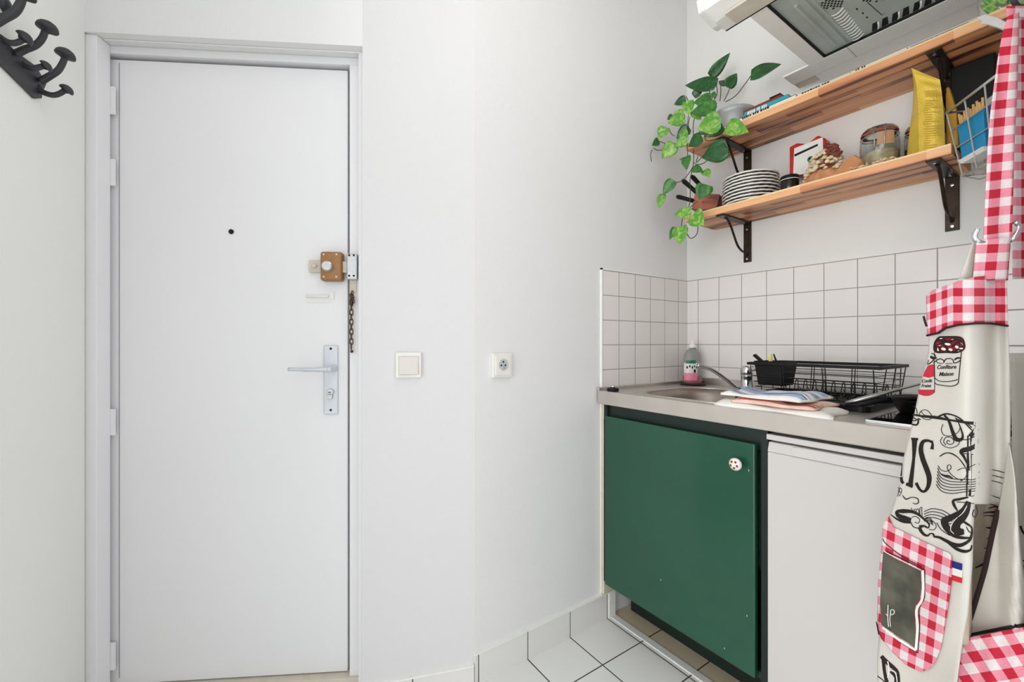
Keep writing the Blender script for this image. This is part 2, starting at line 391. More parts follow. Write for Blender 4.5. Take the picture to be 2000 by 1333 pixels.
fr = nb(); fbox(fr, FE, -LE+.03, 0, -.030, -.025, OT-.004, OT); fbox(fr, FE, -.019, 0, FF, FF+.030, 0, OT-.004); fbox(fr, FE, -LE-.012, -LE+.026, FF, FF+.047, 0, OT-.0005)
obj('frame_moulding', fr, 'door', door, bev=.004)
bm = nb(); fbox(bm, FE, -LE, 0, -.13, FF+.01, 0, ZB-.004); obj('threshold', bm, 'cream', door, bev=.002)
bm = nb(); fbox(bm, FE, sL-.01, sR+.01, -.125, -.112, ZB, ZT+g); obj('rebate', bm, 'dark', door)
for v0, v1 in ((168, 222), (310, 362), (800, 851), (1258, 1311)):
    bm = nb(); s, za = FE.px(205, v0, FF); _, zb = FE.px(205, v1, FF)
    s += .002
    lathe(bm, FE.p(s, FF+.004, zb), [(.0, 0), (.0105, .001), (.012, .004), (.012, za-zb-.004), (.0105, za-zb-.001), (0, za-zb)], 14)
    fbox(bm, FE, s, s+.024, FF-.006, FF+.0, zb, za)
    obj('hinge', bm, 'door', door, smooth_=False)
# spyhole
bm = nb(); s, z = FE.px(452, 453, DF); lathe(bm, FE.p(s, DF, z), [(.0075, 0), (.0075, .003), (.004, .004)], 14, FE.n); obj('spyhole', bm, 'dark', door)
# rim lock
def fpx(u0, v0, u1, v1, n):
    a, za = FE.px(u0, v0, n); b, zb = FE.px(u1, v1, n); return a, b, zb, za
a, b, zb, za = fpx(625, 491, 668, 549, DF+.03)
bm = nb(); fbox(bm, FE, a, b, DF, DF+.032, zb, za); lock = obj('rim_lock', bm, 'brass', door, bev=.008, seg=3)
lc = FE.p(*[(x) for x in (FE.px(641, 521, DF+.03)[0],)], DF+.032, FE.px(641, 521, DF+.03)[1])
bm = nb(); lathe(bm, lc, [(.017, 0), (.017, .004), (.0155, .006), (.0155, .013), (.013, .015)], 24, FE.n); obj('lock_knob', bm, 'steel', lock)
for u, v in ((632, 497), (657, 497), (632, 541), (657, 541)):
    s, z = FE.px(u, v, DF+.032); bm = nb(); lathe(bm, FE.p(s, DF+.031, z), [(.0032, 0), (.0032, .002), (.001, .0025)], 10, FE.n); obj('screw', bm, 'steel', lock)
a, b, zb, za = fpx(603, 508, 626, 532, DF+.012); bm = nb(); fbox(bm, FE, a, b+.01, DF, DF+.012, zb, za)
s, z = FE.px(615, 520, DF+.012); lathe(bm, FE.p(s, DF+.012, z), [(.007, 0), (.007, .006), (.005, .009)], 16, FE.n); obj('bolt_plate', bm, 'cream', lock, bev=.001)
a, b, zb, za = fpx(666, 511, 678, 533, DF+.02); bm = nb(); fbox(bm, FE, a-.01, b, DF+.008, DF+.022, zb, za); obj('bolt', bm, 'cream', lock, bev=.001)
a, b, zb, za = fpx(677, 495, 697, 546, FF+.028); bm = nb(); fbox(bm, FE, a, b, FF-.012, FF+.028, zb, za)
kp = obj('strike_box', bm, 'steel', door, bev=.003)
for u, v in ((682, 499), (691, 499), (682, 539), (691, 539)):
    s, z = FE.px(u, v, FF+.028); bm = nb(); lathe(bm, FE.p(s, FF+.027, z), [(.0032, 0), (.0032, .002)], 10, FE.n); obj('screw', bm, 'dark', kp)
# small barrel of the old door chain slot
bm = nb(); s0, z0 = FE.px(601, 579, DF); s1, z1 = FE.px(642, 579, DF)
tube(bm, [FE.p(s0, DF+.004, z0), FE.p(s1, DF+.004, z0-.001)], .004, 8); tube(bm, smooth([FE.p(s0, DF+.004, z0+.004), FE.p(s0-.004, DF+.006, z0), FE.p(s0, DF+.004, z0-.005)], 4), .0016, 6)
a, b, zb, za = fpx(644, 571, 653, 585, DF); fbox(bm, FE, a, b, DF, DF+.004, zb, za)
a, b, zb, za = fpx(599, 589, 648, 592, DF); fbox(bm, FE, a, b, DF, DF+.002, zb, za)
obj('chain_slot', bm, 'plate_white', door, bev=.001)
# chain: links hang beside the gap
def link_bm(bm, c, w, h, r, tw):
    ax = FE.d*math.cos(tw)+FE.n*math.sin(tw); pts = []
    for k in range(12):
        t = 2*PI*k/12; x = w*math.cos(t); y = (h-w)*(1 if math.sin(t) > 0.01 else -1 if math.sin(t) < -.01 else 0)+w*math.sin(t)
        pts.append(Vector(c)+ax*x+Vector((0, 0, y)))
    tube(bm, pts, r, 6, True)
n0 = FF+.010
chm = nb(); s, z = FE.px(689, 570, n0)
for k in range(9): link_bm(chm, FE.p(s+random.uniform(-.004, .005), n0+random.uniform(0, .008), z-.004-k*.0045), .0042, .0065, .0015, random.uniform(0, 3))
ch = obj('door_chain', chm, 'rust', door, smooth_=True)
_, zE = FE.px(686, 688, n0); zs = z-.034; k = 0
bm = nb()
while zs > zE+.006:
    link_bm(bm, FE.p(s-.004-(.001 if k % 2 else 0), n0, zs), .0052, .0098, .0017, .25 if k % 2 == 0 else 1.45); zs -= .0152; k += 1
ball(bm, FE.p(s-.003, n0, zE+.002), .005)
obj('hanging_links', bm, 'rust', ch, smooth_=True)
a, b, zb, za = fpx(683, 548, 697, 572, FF); bm = nb(); fbox(bm, FE, a, b, FF, FF+.003, zb, za); obj('chain_anchor', bm, 'cream', door, bev=.001)
# lever handle
a, b, zb, za = fpx(632, 675, 660, 810, DF+.006)
bm = nb(); fbox(bm, FE, a, b, DF, DF+.007, zb, za); hp = obj('handle_plate', bm, 'alu', door, bev=.0035, seg=3)
s, z = FE.px(648, 721, DF+.03); bm = nb(); lathe(bm, FE.p(s, DF+.006, z), [(.012, 0), (.011, .004), (.0095, .03), (.0085, .05), (.004, .054)], 18, FE.n)
s1, _ = FE.px(564, 720, DF+.05)
sp = [FE.p(s, DF+.045, z), FE.p(s-.02, DF+.05, z), FE.p((s+s1)/2, DF+.05, z-.0005), FE.p(s1, DF+.052, z+.001)]
tube(bm, smooth(sp, 5), [.0115]*4+[.0105]*4+[.009]*4+[.0075]*4, 10, flat=.8)
obj('lever', bm, 'alu', hp, smooth_=True)
s, z = FE.px(645, 770, DF+.012); bm = nb(); lathe(bm, FE.p(s, DF+.006, z+.006), [(.0105, 0), (.0105, .008), (.009, .009)], 18, FE.n)
fbox(bm, FE, s-.007, s+.006, DF+.006, DF+.015, z-.016, z+.002); obj('cylinder_lock', bm, 'steel', hp, bev=.001)
bm = nb(); fbox(bm, FE, s-.005, s+.003, DF+.0148, DF+.0157, z+.004, z+.0065); obj('keyhole', bm, 'dark', hp)
for v in (681.5, 801.5):
    s, z = FE.px(646, v, DF+.007); bm = nb(); lathe(bm, FE.p(s, DF+.0065, z), [(.0038, 0), (.0038, .0012)], 10, FE.n); obj('screw', bm, 'dark', hp)
# drill holes near a latch on the stile, bottom pivot
bm = nb(); s, z = FE.px(181, 1312, FF); tube(bm, smooth([FE.p(s+.004, FF+.004, z+.03), FE.p(s+.007, FF+.008, z+.01), FE.p(s-.006, FF+.01, z-.02), FE.p(s-.01, FF+.006, z-.04)], 5), .0035, 8); obj('floor_catch', bm, 'steel', door, smooth_=True)

# ------------------------------------------------------------------ switch and socket
def wallplate(fr, u0, v0, u1, v1, name, label, cat, group=None):
    n = .012
    a, za = fr.px(u0, v0, n); b, _ = fr.px(u1, v0, n); _, zb = fr.px(u1, v1, n)
    t = thing(name, label, cat, fr.p((a+b)/2, 0, (za+zb)/2), group)
    bm = nb(); fbox(bm, fr, a, b, 0, n, zb, za); obj('frame_plate', bm, 'plate_white', t, bev=.003)
    return t, a, b, zb, za, n
t, a, b, zb, za, n = wallplate(FD, 773, 689, 823, 738, 'light_switch', 'square white rocker light switch on wall between door and bend', 'switch')
bm = nb(); fbox(bm, FD, a+.008, b-.008, n-.004, n+.0012, zb+.009, za-.011); obj('gap', bm, 'cream', t)
bm = nb(); A = [FD.p(a+.009, n, zb+.010), FD.p(b-.009, n, zb+.010), FD.p(b-.009, n, za-.013), FD.p(a+.009, n, za-.013)]
B = [FD.p(a+.010, n+.006, zb+.011), FD.p(b-.010, n+.006, zb+.011), FD.p(b-.010, n+.0025, za-.014), FD.p(a+.010, n+.0025, za-.014)]
hexa(bm, A, B); obj('rocker', bm, 'rocker', t, bev=.0008)
FC = Frame((0, 0), (0, 1))
t, a, b, zb, za, n = wallplate(FC, 963, 691, 1001, 737, 'wall_socket', 'square white wall socket with round recess on side wall', 'socket')
cy, cz = (a+b)/2, (za+zb)/2
bm = nb(); fbox(bm, FC, cy-.029, cy+.029, n-.002, n+.003, cz-.032, cz+.032)
obj('insert', bm, 'plate_white', t, bev=.001)
bm = nb(); lathe(bm, FC.p(cy, n+.0035, cz+.003), [(.0195, 0), (.0195, .001), (.0165, .0012), (.0165, -.0), (.0, -.0002)], 28, FC.n); obj('recess', bm, 'cream', t, smooth_=False)
bm = nb(); lathe(bm, FC.p(cy, n+.003, cz+.003), [(.0165, 0), (.0165, .0009)], 28, FC.n); obj('recess_floor', bm, 'alu', t)
for dy, dz in ((-.009, .001), (.007, .001), (-.001, .012)):
    bm = nb(); lathe(bm, FC.p(cy+dy, n+.0035, cz+dz), [(.003, 0), (.003, .0012)], 10, FC.n); obj('pin_hole', bm, 'dark', t)
bm = nb(); lathe(bm, FC.p(cy-.002, n+.0035, cz-.007), [(.0028, 0), (.0028, .008), (.001, .009)], 10, FC.n); obj('earth_pin', bm, 'steel', t)

# ------------------------------------------------------------------ coat rack on the left wall
def stn(base_uv):                                        # a vertical plane square to the wall through a point of the rack
    r = ray(*base_uv); tt = (FL.o-CAM).dot(FL.n)/r.dot(FL.n); b0 = CAM+r*tt
    def f(u, v, d=FL.d):
        r = ray(u, v); return CAM+r*((b0-CAM).dot(d)/r.dot(d))
    return f
pl = [(-42, 55), (-42, 88), (62, 192), (75, 191), (76, 180), (84, 163), (64, 128), (22, 98), (-5, 70)]
t0 = FL.px(40, 140); rack = thing('coat_rack', 'black cast iron coat rack with curled double hooks on left wall', 'coat rack', FL.p(t0[0], 0, t0[1]))
bm = nb(); prism(bm, [FL.p(FL.px(u, v)[0], .0005, FL.px(u, v)[1]) for u, v in pl], FL.n*.006); obj('back_plate', bm, 'iron', rack, bev=.001)
hooks = [((70, 165), [(72, 168), (84, 180), (104, 186), (120, 181), (131, 172)], (122, 163, 143, 183), .9),
         ((66, 150), [(78, 160), (98, 148), (113, 138), (123, 122), (129, 104)], (115, 88, 143, 117), 1.0),
         ((40, 118), [(46, 126), (62, 133), (78, 131), (92, 126)], (83, 119, 103, 137), .9),
         ((20, 95), [(30, 106), (48, 97), (70, 88), (84, 72), (90, 50)], (80, 33, 107, 66), 1.0),
         ((0, 80), [(-2, 72), (14, 82), (30, 84), (45, 78)], (37, 60, 67, 84), .9),
         ((-25, 60), [(-12, 46), (6, 36), (28, 24), (40, 6), (46, -14)], (38, -30, 64, 2), 1.15)]
for bu, cl, hd, k in hooks:
    f = stn(bu); bm = nb(); P = smooth([f(*p) for p in cl], 5); nP = len(P)
    w0 = .0062*k; tube(bm, P, [w0*(1.25-.35*i/nP) for i in range(nP)], 10)
    a = f(hd[0], hd[1]); b = f(hd[2], hd[3]); c = (a+b)/2; ax = (P[-1]-P[-4]).normalized(); rr = (a-b).length*.5
    rr = max(rr, .0125); lathe(bm, c-ax*rr*.5, [(.35*rr, -rr*.35), (.6*rr, -.05*rr), (rr*.97, -.02*rr), (rr, .12*rr), (rr*.93, .42*rr), (rr*.7, .72*rr), (rr*.35, .92*rr), (.02*rr, .97*rr)], 18, ax)
    obj('hook', bm, 'iron', rack, smooth_=True)
f = stn((-10, 10)); bm = nb(); P = [f(-20, -6), f(0, 6), f(10, 12)]; tube(bm, P, .006, 8); a = f(-4, 0); b = f(17, 20); lathe(bm, (a+b)/2, [(.004, -.004), (.017, 0), (.013, .009), (.002, .012)], 14, FL.n); obj('hook', bm, 'iron', rack, smooth_=True)

# ================================================================== KITCHEN UNITS
CT = .912
def rrect(x0, x1, y0, y1, r, n=6):
    out = []
    for cx, cy, a0 in ((x1-r, y1-r, 0), (x0+r, y1-r, 90), (x0+r, y0+r, 180), (x1-r, y0+r, 270)):
        for k in range(n+1):
            a = math.radians(a0+90*k/n); out.append((cx+r*math.cos(a), cy+r*math.sin(a)))
    return out
wt = thing('sink_worktop', 'stainless steel sink worktop over green cabinet and fridge', 'worktop', (.56, -.3, .86))
bm = nb(); X0, X1, Y0, Y1 = .012, 1.118, -.602, -.007
inner = rrect(.14, .55, -.555, -.165, .13); outer = [(X0, Y0), (X1, Y0), (X1, Y1), (X0, Y1)]
E_ = []
for loop in (inner, outer):
    vs = [bm.verts.new((x, y, CT)) for x, y in loop]
    E_ += [bm.edges.new((vs[i], vs[(i+1) % len(vs)])) for i in range(len(vs))]
bmesh.ops.triangle_fill(bm, edges=E_, use_beauty=True)
for x, y, f in [(0, 0, 0)]: pass
obj('top_sheet', bm, 'sink', wt, sol=.0015)
bm = nb(); box(bm, X0, X1, Y0-.002, Y0+.012, .862, CT+.0012); obj('front_edge', bm, 'sinkfront', wt, bev=.003)
bm = nb(); box(bm, X0, X1, Y1-.008, Y1+.001, CT, .942); obj('upstand', bm, 'sink', wt, bev=.002)
bm = nb(); box(bm, X0-.006, X0+.006, Y0, Y1, CT, .925); obj('side_upstand', bm, 'sink', wt, bev=.002)
bm = nb(); rim = rrect(.132, .558, -.563, -.157, .138, 8); tube(bm, [(x, y, CT+.001) for x, y in rim], .0035, 6, True); obj('basin_rim', bm, 'sink', wt, smooth_=True)
bm = nb(); L_ = [rrect(.14, .55, -.555, -.165, .13), rrect(.146, .544, -.549, -.171, .125), rrect(.165, .525, -.53, -.19, .11), rrect(.19, .50, -.505, -.215, .09)]; Zs = [CT, .88, .79, .775]; R_ = []
for lp, z in zip(L_, Zs): R_.append([bm.verts.new((x, y, z)) for x, y in lp])
for A, B in zip(R_, R_[1:]):
    for k in range(len(A)): face(bm, [A[k], A[(k+1) % len(A)], B[(k+1) % len(A)], B[k]])
face(bm, R_[-1]); obj('basin', bm, 'sinkin', wt, smooth_=True, sol=.001)
# sink plug
c = on(1200, 772, 2, CT); pg = thing('sink_plug', 'small round black sink plug on left corner of worktop', 'plug', (.06, -.575, CT))
c = Vector((.062, -.572, CT+.002)); bm = nb(); lathe(bm, c, [(.0, 0), (.0215, 0), (.023, .004), (.0215, .011), (.012, .013)], 24); obj('stopper', bm, 'black', pg, smooth_=False)
bm = nb(); lathe(bm, c+Vector((0, 0, .013)), [(.008, 0), (.009, .004), (.006, .009), (.002, .010)], 14); obj('knob', bm, 'chrome', pg, smooth_=True)

# green base cabinet
gc = thing('base_cabinet', 'glossy dark green base cabinet under the sink', 'cabinet', (.33, -.3, 0))
bm = nb(); box(bm, .022, .040, -.58, -.02, .165, .86); box(bm, .614, .632, -.58, -.02, .0, .86); box(bm, .04, .614, -.58, -.02, .165, .183); box(bm, .04, .614, -.57, -.555, .80, .86)
obj('carcass', bm, 'greendk', gc)
bm = nb(); box(bm, .03, .62, -.43, -.415, 0, .165); obj('plinth', bm, 'greendk', gc)
bm = nb(); box(bm, .046, .607, -.600, -.581, .168, .818); dr = obj('cabinet_door', bm, 'green', gc, bev=.004, seg=3)
k = on(1441, 906, 1, -.61); bm = nb(); lathe(bm, (k.x, -.600, k.z), [(.006, 0), (.006, .010), (.012, .014), (.0175, .020), (.0175, .026), (.012, .031), (.003, .033)], 20, (0, -1, 0))
kn = obj('knob', bm, 'porc', dr, smooth_=True)
bm = nb()
for i in range(5):
    a = 2.3+i*1.25; ball(bm, (k.x+.009*math.cos(a), -.6315, k.z+.009*math.sin(a)), .0036, 1, .5, 1)
obj('knob_flowers', bm, 'redc', kn)
bm = nb(); box(bm, .006, .022, -.578, -.02, 0.11, .858); obj('filler_strip', bm, 'cream', gc)
bm = nb(); box(bm, .020, .024, -.582, -.57, .80, .858); obj('end_strip', bm, 'cream', gc)
for x, z in ((.30, .30), (.52, .20), (.585, .33), (.59, .74)):
    bm = nb(); box(bm, x, x+.0016, -.6006, -.5999, z, z+.005); obj('paint_chip', bm, 'cream', dr)

# fridge
fg = thing('mini_fridge', 'white under-counter fridge right of the green cabinet', 'fridge', (.88, -.3, 0))
bm = nb(); box(bm, .638, 1.112, -.56, -.04, .03, .854); obj('body', bm, 'fridge', fg, bev=.003)
bm = nb(); box(bm, .636, 1.114, -.598, -.56, .838, .853); obj('top_lid', bm, 'fridge', fg, bev=.002)
bm = nb(); box(bm, .640, 1.11, -.600, -.562, .04, .806); fd = obj('door', bm, 'fridge', fg, bev=.003)
bm = nb(); prism(bm, [(.640, -.600, .8065), (.640, -.562, .8065), (.640, -.562, .832), (.640, -.592, .832)], (.47, 0, 0)); obj('handle_band', bm, 'fridge', fd, bev=.0015)
bm = nb(); prism(bm, [(.700, -.6015, .808), (.700, -.598, .8285), (.716, -.5968, .831), (1.112, -.5968, .831), (1.112, -.6015, .808)], (0, .004, 0)); obj('grip_groove', bm, 'fridge', fd)
for x in (.66, 1.07):
    for y in (-.52, -.1): bm = nb(); box(bm, x, x+.03, y, y+.03, 0.0012, .03); obj('foot', bm, 'black', fg)

# tap
tp = thing('kitchen_tap', 'chrome single lever mixer tap behind the sink', 'tap', (.34, -.14, CT))
TC = Vector((.345, -.13, CT)); bm = nb(); lathe(bm, TC, [(.027, 0), (.027, .004), (.021, .008), (.0205, .055), (.0215, .058), (.0215, .062)], 24); obj('tap_body', bm, 'chrome', tp, smooth_=True)
bm = nb(); lathe(bm, TC+Vector((0, 0, .062)), [(.0215, 0), (.0225, .012), (.0215, .026), (.016, .035), (.006, .038)], 24)
tube(bm, [TC+Vector((0, 0, .088)), TC+Vector((.01, .03, .098)), TC+Vector((.014, .05, .102))], [.010, .008, .006], 8, flat=.5); obj('lever', bm, 'chrome', tp, smooth_=True)
sp = [TC+Vector((0, 0, .014)), on(1440, 758, 1, -.150), on(1417, 740, 1, -.185), on(1388, 721, 1, -.225), on(1362, 714, 1, -.26)]
bm = nb(); tube(bm, smooth(sp, 7), .0085, 12); obj('spout', bm, 'chrome', tp, smooth_=True)

# soap bottle on a little dish
sc = Vector((.083, -.085, CT))
bm = nb(); lathe(bm, sc+Vector((.004, -.002, .001)), [(.03, 0), (.052, .003), (.058, .012), (.055, .014), (.048, .006), (0, .005)], 26)
obj('soap_dish', bm, 'brown', smooth_=True, label='dark brown oval dish under the soap bottle in corner', cat='dish')
sb = thing('dish_soap_bottle', 'clear dish soap bottle with pink label and white cap in corner', 'bottle', sc+Vector((0, 0, .007)))
ov = lambda a, z: 1/math.sqrt((math.cos(a-.6)/1.0)**2+(math.sin(a-.6)/.68)**2)
B0 = sc+Vector((0, 0, .007))
bm = nb(); lathe(bm, B0, [(.0, 0), (.041, 0), (.044, .006), (.045, .06), (.045, .10), (.041, .128), (.030, .147), (.016, .156), (.016, .160)], 28, wob=ov); obj('bottle_body', bm, 'soap', sb, smooth_=True)
bm = nb(); lathe(bm, B0, [(.0455, .003), (.0462, .020), (.0462, .034)], 28, wob=ov, cap=False); obj('liquid', bm, 'soapred', sb, smooth_=True)
bm = nb(); lathe(bm, B0, [(.016, .158), (.018, .160), (.017, .170), (.010, .174), (.0075, .178), (.0075, .188), (.004, .191)], 16); obj('cap', bm, 'plate_white', sb, smooth_=True)
def wrap(bm, c, r, a0, a1, z0, z1, wb, off=.0012, n=14, mi=0):
    ax = Vector((0, 0, 1)); x = ax.orthogonal().normalized(); y = ax.cross(x); g = []
    for i in range(n+1):
        a = lerp(a0, a1, i/n); rr = r*wb(a, 0)+off; d = x*rr*math.cos(a)+y*rr*math.sin(a)
        g.append((bm.verts.new(c+d+ax*z0), bm.verts.new(c+d+ax*z1)))
    for i in range(n): face(bm, [g[i][0], g[i+1][0], g[i+1][1], g[i][1]], mi)
_x = Vector((0, 0, 1)).orthogonal().normalized(); _y = Vector((0, 0, 1)).cross(_x)
tc_ = (CAM-B0); ca = math.atan2(tc_.dot(_y), tc_.dot(_x))
for nm, m_, z0, z1, da, of in (('label', 'whitec', .035, .092, .75, .0014), ('label_band', 'pink', .016, .048, .70, .0022), ('label_mark', 'greenl', .090, .104, .5, .0026)):
    bm = nb(); wrap(bm, B0, .0452, ca-da-.1, ca+da-.1, z0, z1, ov, of); obj(nm, bm, m_, sb, sol=.0004)
bm = nb()
for i in range(5): wrap(bm, B0, .0452, ca-.55+.24*i, ca-.42+.24*i, .068+.006*(i % 2), .078+.004*(i % 2), ov, .003, 3)
wrap(bm, B0, .0452, ca+.15, ca+.4, .05, .064, ov, .0034, 3)
obj('label_print', bm, 'ink', sb, sol=.0003)

# ------------------------------------------------------------------ dish rack, tray, cutlery
RX0, RX1, RY0, RY1 = .470, .812, -.36, -.125; RZ0, RZ1 = .935, 1.036
bm = nb(); tr = rrect(.44, .80, -.405, -.05, .02, 4)
A = [bm.verts.new((x, y, CT+.002)) for x, y in tr]; B = [bm.verts.new((x*1.0, y, CT+.017)) for x, y in tr]
for k in range(len(A)): face(bm, [A[k], A[(k+1) % len(A)], B[(k+1) % len(A)], B[k]])
face(bm, A[::-1]); obj('drip_tray', bm, 'black', sol=.003, label='flat black plastic drip tray under the dish rack', cat='tray')
dk = thing('dish_rack', 'black wire dish drying rack beside the tap', 'dish rack', (.64, -.21, CT+.004))
bm = nb()
for y in (RY0, RY1): box(bm, RX0-.006, RX1+.006, y-.004, y+.004, RZ1-.009, RZ1)
for x in (RX0, RX1): box(bm, x-.006, x+.006, RY0, RY1, RZ1-.009, RZ1)
obj('rim', bm, 'black', dk, bev=.002)
bm = nb()
for i, z in enumerate((.955, .972, .990, 1.008)):
    k = (1.036-z)*.16; tube(bm, [(RX0+k, RY0+k, z), (RX1-k, RY0+k, z), (RX1-k, RY1-k, z), (RX0+k, RY1-k, z)], .0014, 6, True)
for x in (.475, .565, .573, .68, .688, .80): 
    for y, s_ in ((RY0, 1), (RY1, -1)): tube(bm, [(x, y, RZ1-.01), (x, y+s_*.012, .94)], .0014, 6)
for y in (-.30, -.22, -.13):
    for x, s_ in ((RX0, 1), (RX1, -1)): tube(bm, [(x, y, RZ1-.01), (x+s_*.012, y, .94)], .0014, 6)
obj('side_wires', bm, 'blackwire', dk)
bm = nb()
n_ = 11
for i in range(n_):
    x = lerp(.53, .79, i/(n_-1))
    tube(bm, smooth([(x, RY0+.013, .945), (x, RY0+.03, .932), (x, -.25, .930), (x+.003, -.235, .972), (x+.006, -.225, .974), (x+.006, -.215, .93), (x, -.12, .930), (x, RY1-.012, .945)], 3), .0014, 5)
for y in (-.33, -.25, -.17, -.10): tube(bm, [(RX0+.012, y, .930), (RX1-.012, y, .930)], .0016, 5)
for y, z in ((-.235, .972), (-.13, .965)): tube(bm, [(.52, y, z), (.80, y, z)], .0012, 5)
obj('base_wires', bm, 'blackwire', dk)
for x in (.50, .78):
    for y in (RY0+.02, RY1-.02): bm = nb(); tube(bm, [(x, y, .93), (x, y-.004, CT+.006), (x+.02, y-.004, CT+.006), (x+.02, y, .93)], .0014, 5); obj('foot', bm, 'blackwire', dk)
bm = nb(); h0 = [(.482, -.350), (.572, -.350), (.572, -.255), (.482, -.255)]; h1 = [(.492, -.343), (.562, -.343), (.562, -.262), (.492, -.262)]
A = [bm.verts.new((x, y, 1.040)) for x, y in h0]; B = [bm.verts.new((x, y, .962)) for x, y in h1]
for k in range(4): face(bm, [A[k], A[(k+1) % 4], B[(k+1) % 4], B[k]])
face(bm, B); obj('cutlery_cup', bm, 'black', dk, sol=.002)
def at_bar(name, label, cat, pts, rr, m, flat=.5, group=None):
    bm = nb(); tube(bm, pts, rr, 10, flat=flat); return obj(name, bm, m, smooth_=True, label=label, cat=cat, group=group)
d0 = 1.19
at_bar('spatula', 'black flat-handled utensil leaning in the rack cup', 'utensil', [on(1474, 694, 1, -.31), on(1494, 712, 1, -.31), on(1506, 728, 1, -.31)], [.012, .0115, .009], 'black', .45)
at_bar('brush', 'pale yellow dish sponge handle standing in rack cup', 'brush', [on(1504, 692, 1, -.285), on(1505, 706, 1, -.285), on(1507, 725, 1, -.285)], [.0085, .009, .009], 'lemon', .6)
at_bar('vegetable_knife', 'thin black knife handle standing in the rack cup', 'knife', [on(1511, 692, 1, -.27), on(1516, 706, 1, -.27), on(1520, 722, 1, -.27)], [.003, .005, .005], 'black', .6)

# hob and pan
hb = thing('hob', 'black glass hob set in right end of worktop', 'hob', (.97, -.3, CT))
bm = nb(); box(bm, .845, 1.11, -.565, -.07, CT+.001, CT+.007); obj('hob_glass', bm, 'glassblack', hb, bev=.002)
bm = nb()
for y in (-.42, -.2): lathe(bm, (.985, y, CT+.0072), [(.08, 0), (.08, .0006), (.077, .0006), (.077, 0)], 36, cap=False)
obj('cooking_zone', bm, 'cream', hb)
bm = nb(); box(bm, .8435, .8455, -.566, -.07, CT+.001, CT+.0078); box(bm, .8435, 1.11, -.567, -.565, CT+.001, CT+.0078); obj('steel_trim', bm, 'steel', hb)
pn = thing('frying_pan', 'black frying pan with long grey metal handle on hob', 'pan', (.94, -.27, CT+.009))
pc = Vector((.950, -.325, CT+.009)); bm = nb(); lathe(bm, pc, [(0, 0), (.098, 0), (.106, .004), (.122, .036), (.124, .037), (.121, .034), (.103, .005), (0, .003)], 40, cap=False); obj('pan_body', bm, 'black', pn, smooth_=True)
# folded steel lid leaning on the pan: wedge with grey top
ha = on(1651, 787, 1, -.41); hb_ = on(1706, 774, 1, -.385); hc = on(1745, 763, 1, -.35); hd_ = on(1800, 750, 1, -.30)
bm = nb(); tube(bm, [ha, ha.lerp(hb_, .5), hb_, hc, hd_], [.0065, .010, .011, .007, .005], 12, flat=.55); obj('handle', bm, 'steel', pn, smooth_=True)
bm = nb(); dn = Vector((0, 0, -.013)); tube(bm, [ha+dn*.6, ha.lerp(hb_, .5)+dn, hb_+dn, pc+Vector((-.06, .05, .034))], [.006, .010, .012, .01], 10, flat=.8); obj('handle_grip', bm, 'black', pn, smooth_=True)

# ------------------------------------------------------------------ tea towels
def slab(bm, x0, x1, y0, y1, z0, th, nx=26, ny=12, amp=.004, seed=0, skew=0, mi=0, drop=0):
    rn = random.Random(seed); ph = [rn.uniform(0, 6) for _ in range(6)]
    def h(a, b): return amp*(math.sin(a*7+ph[0])+.6*math.sin(b*9+ph[1]+a*3)+.4*math.sin(a*15+ph[2]))
    T = []; Bt = []
    for i in range(nx+1):
        ra = []; rb = []
        for j in range(ny+1):
            a, b = i/nx, j/ny; x = lerp(x0, x1, a)+skew*b+.006*math.sin(b*8+ph[3]); y = lerp(y0, y1, b)+.006*math.sin(a*9+ph[4])
            e = min(a, 1-a)*nx/2.0; e2 = min(b, 1-b)*ny/2.0; ed = min(1, e)*min(1, e2)
            zt = z0+th*(.45+.55*math.sqrt(max(0, ed)))+h(a, b)*min(1, ed)
            ra.append(bm.verts.new((x, y, zt))); rb.append(bm.verts.new((x, y, z0)))
        T.append(ra); Bt.append(rb)
    for i in range(nx):
        for j in range(ny):
            face(bm, [T[i][j], T[i+1][j], T[i+1][j+1], T[i][j+1]], mi); face(bm, [Bt[i][j], Bt[i][j+1], Bt[i+1][j+1], Bt[i+1][j]], mi)
    for i in range(nx):
        face(bm, [T[i][0], Bt[i][0], Bt[i+1][0], T[i+1][0]], mi); face(bm, [T[i][ny], T[i+1][ny], Bt[i+1][ny], Bt[i][ny]], mi)
    for j in range(ny):
        face(bm, [T[0][j], T[0][j+1], Bt[0][j+1], Bt[0][j]], mi); face(bm, [T[nx][j], Bt[nx][j], Bt[nx][j+1], T[nx][j+1]], mi)
    return T
def stripes(T, rows, along, m, parent, name):
    bm = nb()
    for (lo, hi) in rows:
        n = len(T)-1; mm = len(T[0])-1
        pts0 = []; pts1 = []
        for k in range((n if along == 'x' else mm)+1):
            if along == 'x':
                f = lambda b: T[k][int(b)].lerp(T[k][min(mm, int(b)+1)], b-int(b))
            else:
                f = lambda b: T[int(b)][k].lerp(T[min(n, int(b)+1)][k], b-int(b))
            pts0.append(bm.verts.new(f(lo)+Vector((0, 0, .0009)))); pts1.append(bm.verts.new(f(hi)+Vector((0, 0, .0009))))
        for a, b, c, d in zip(pts0, pts0[1:], pts1[1:], pts1): face(bm, [a, b, c, d])
    return obj(name, bm, m, parent, sol=.0008)
def towel(name, label, cat, args, m, st=(), group=None):
    bm = nb(); T = slab(bm, **args); TT = [[v.co.copy() for v in r] for r in T]
    o = thing(name, label, cat, (args['x0']/2+args['x1']/2, args['y0'], args['z0']), group)
    obj('cloth', bm, m, o, smooth_=True)
    for rows, al, mm, nm in st: stripes(TT, rows, al, mm, o, nm)
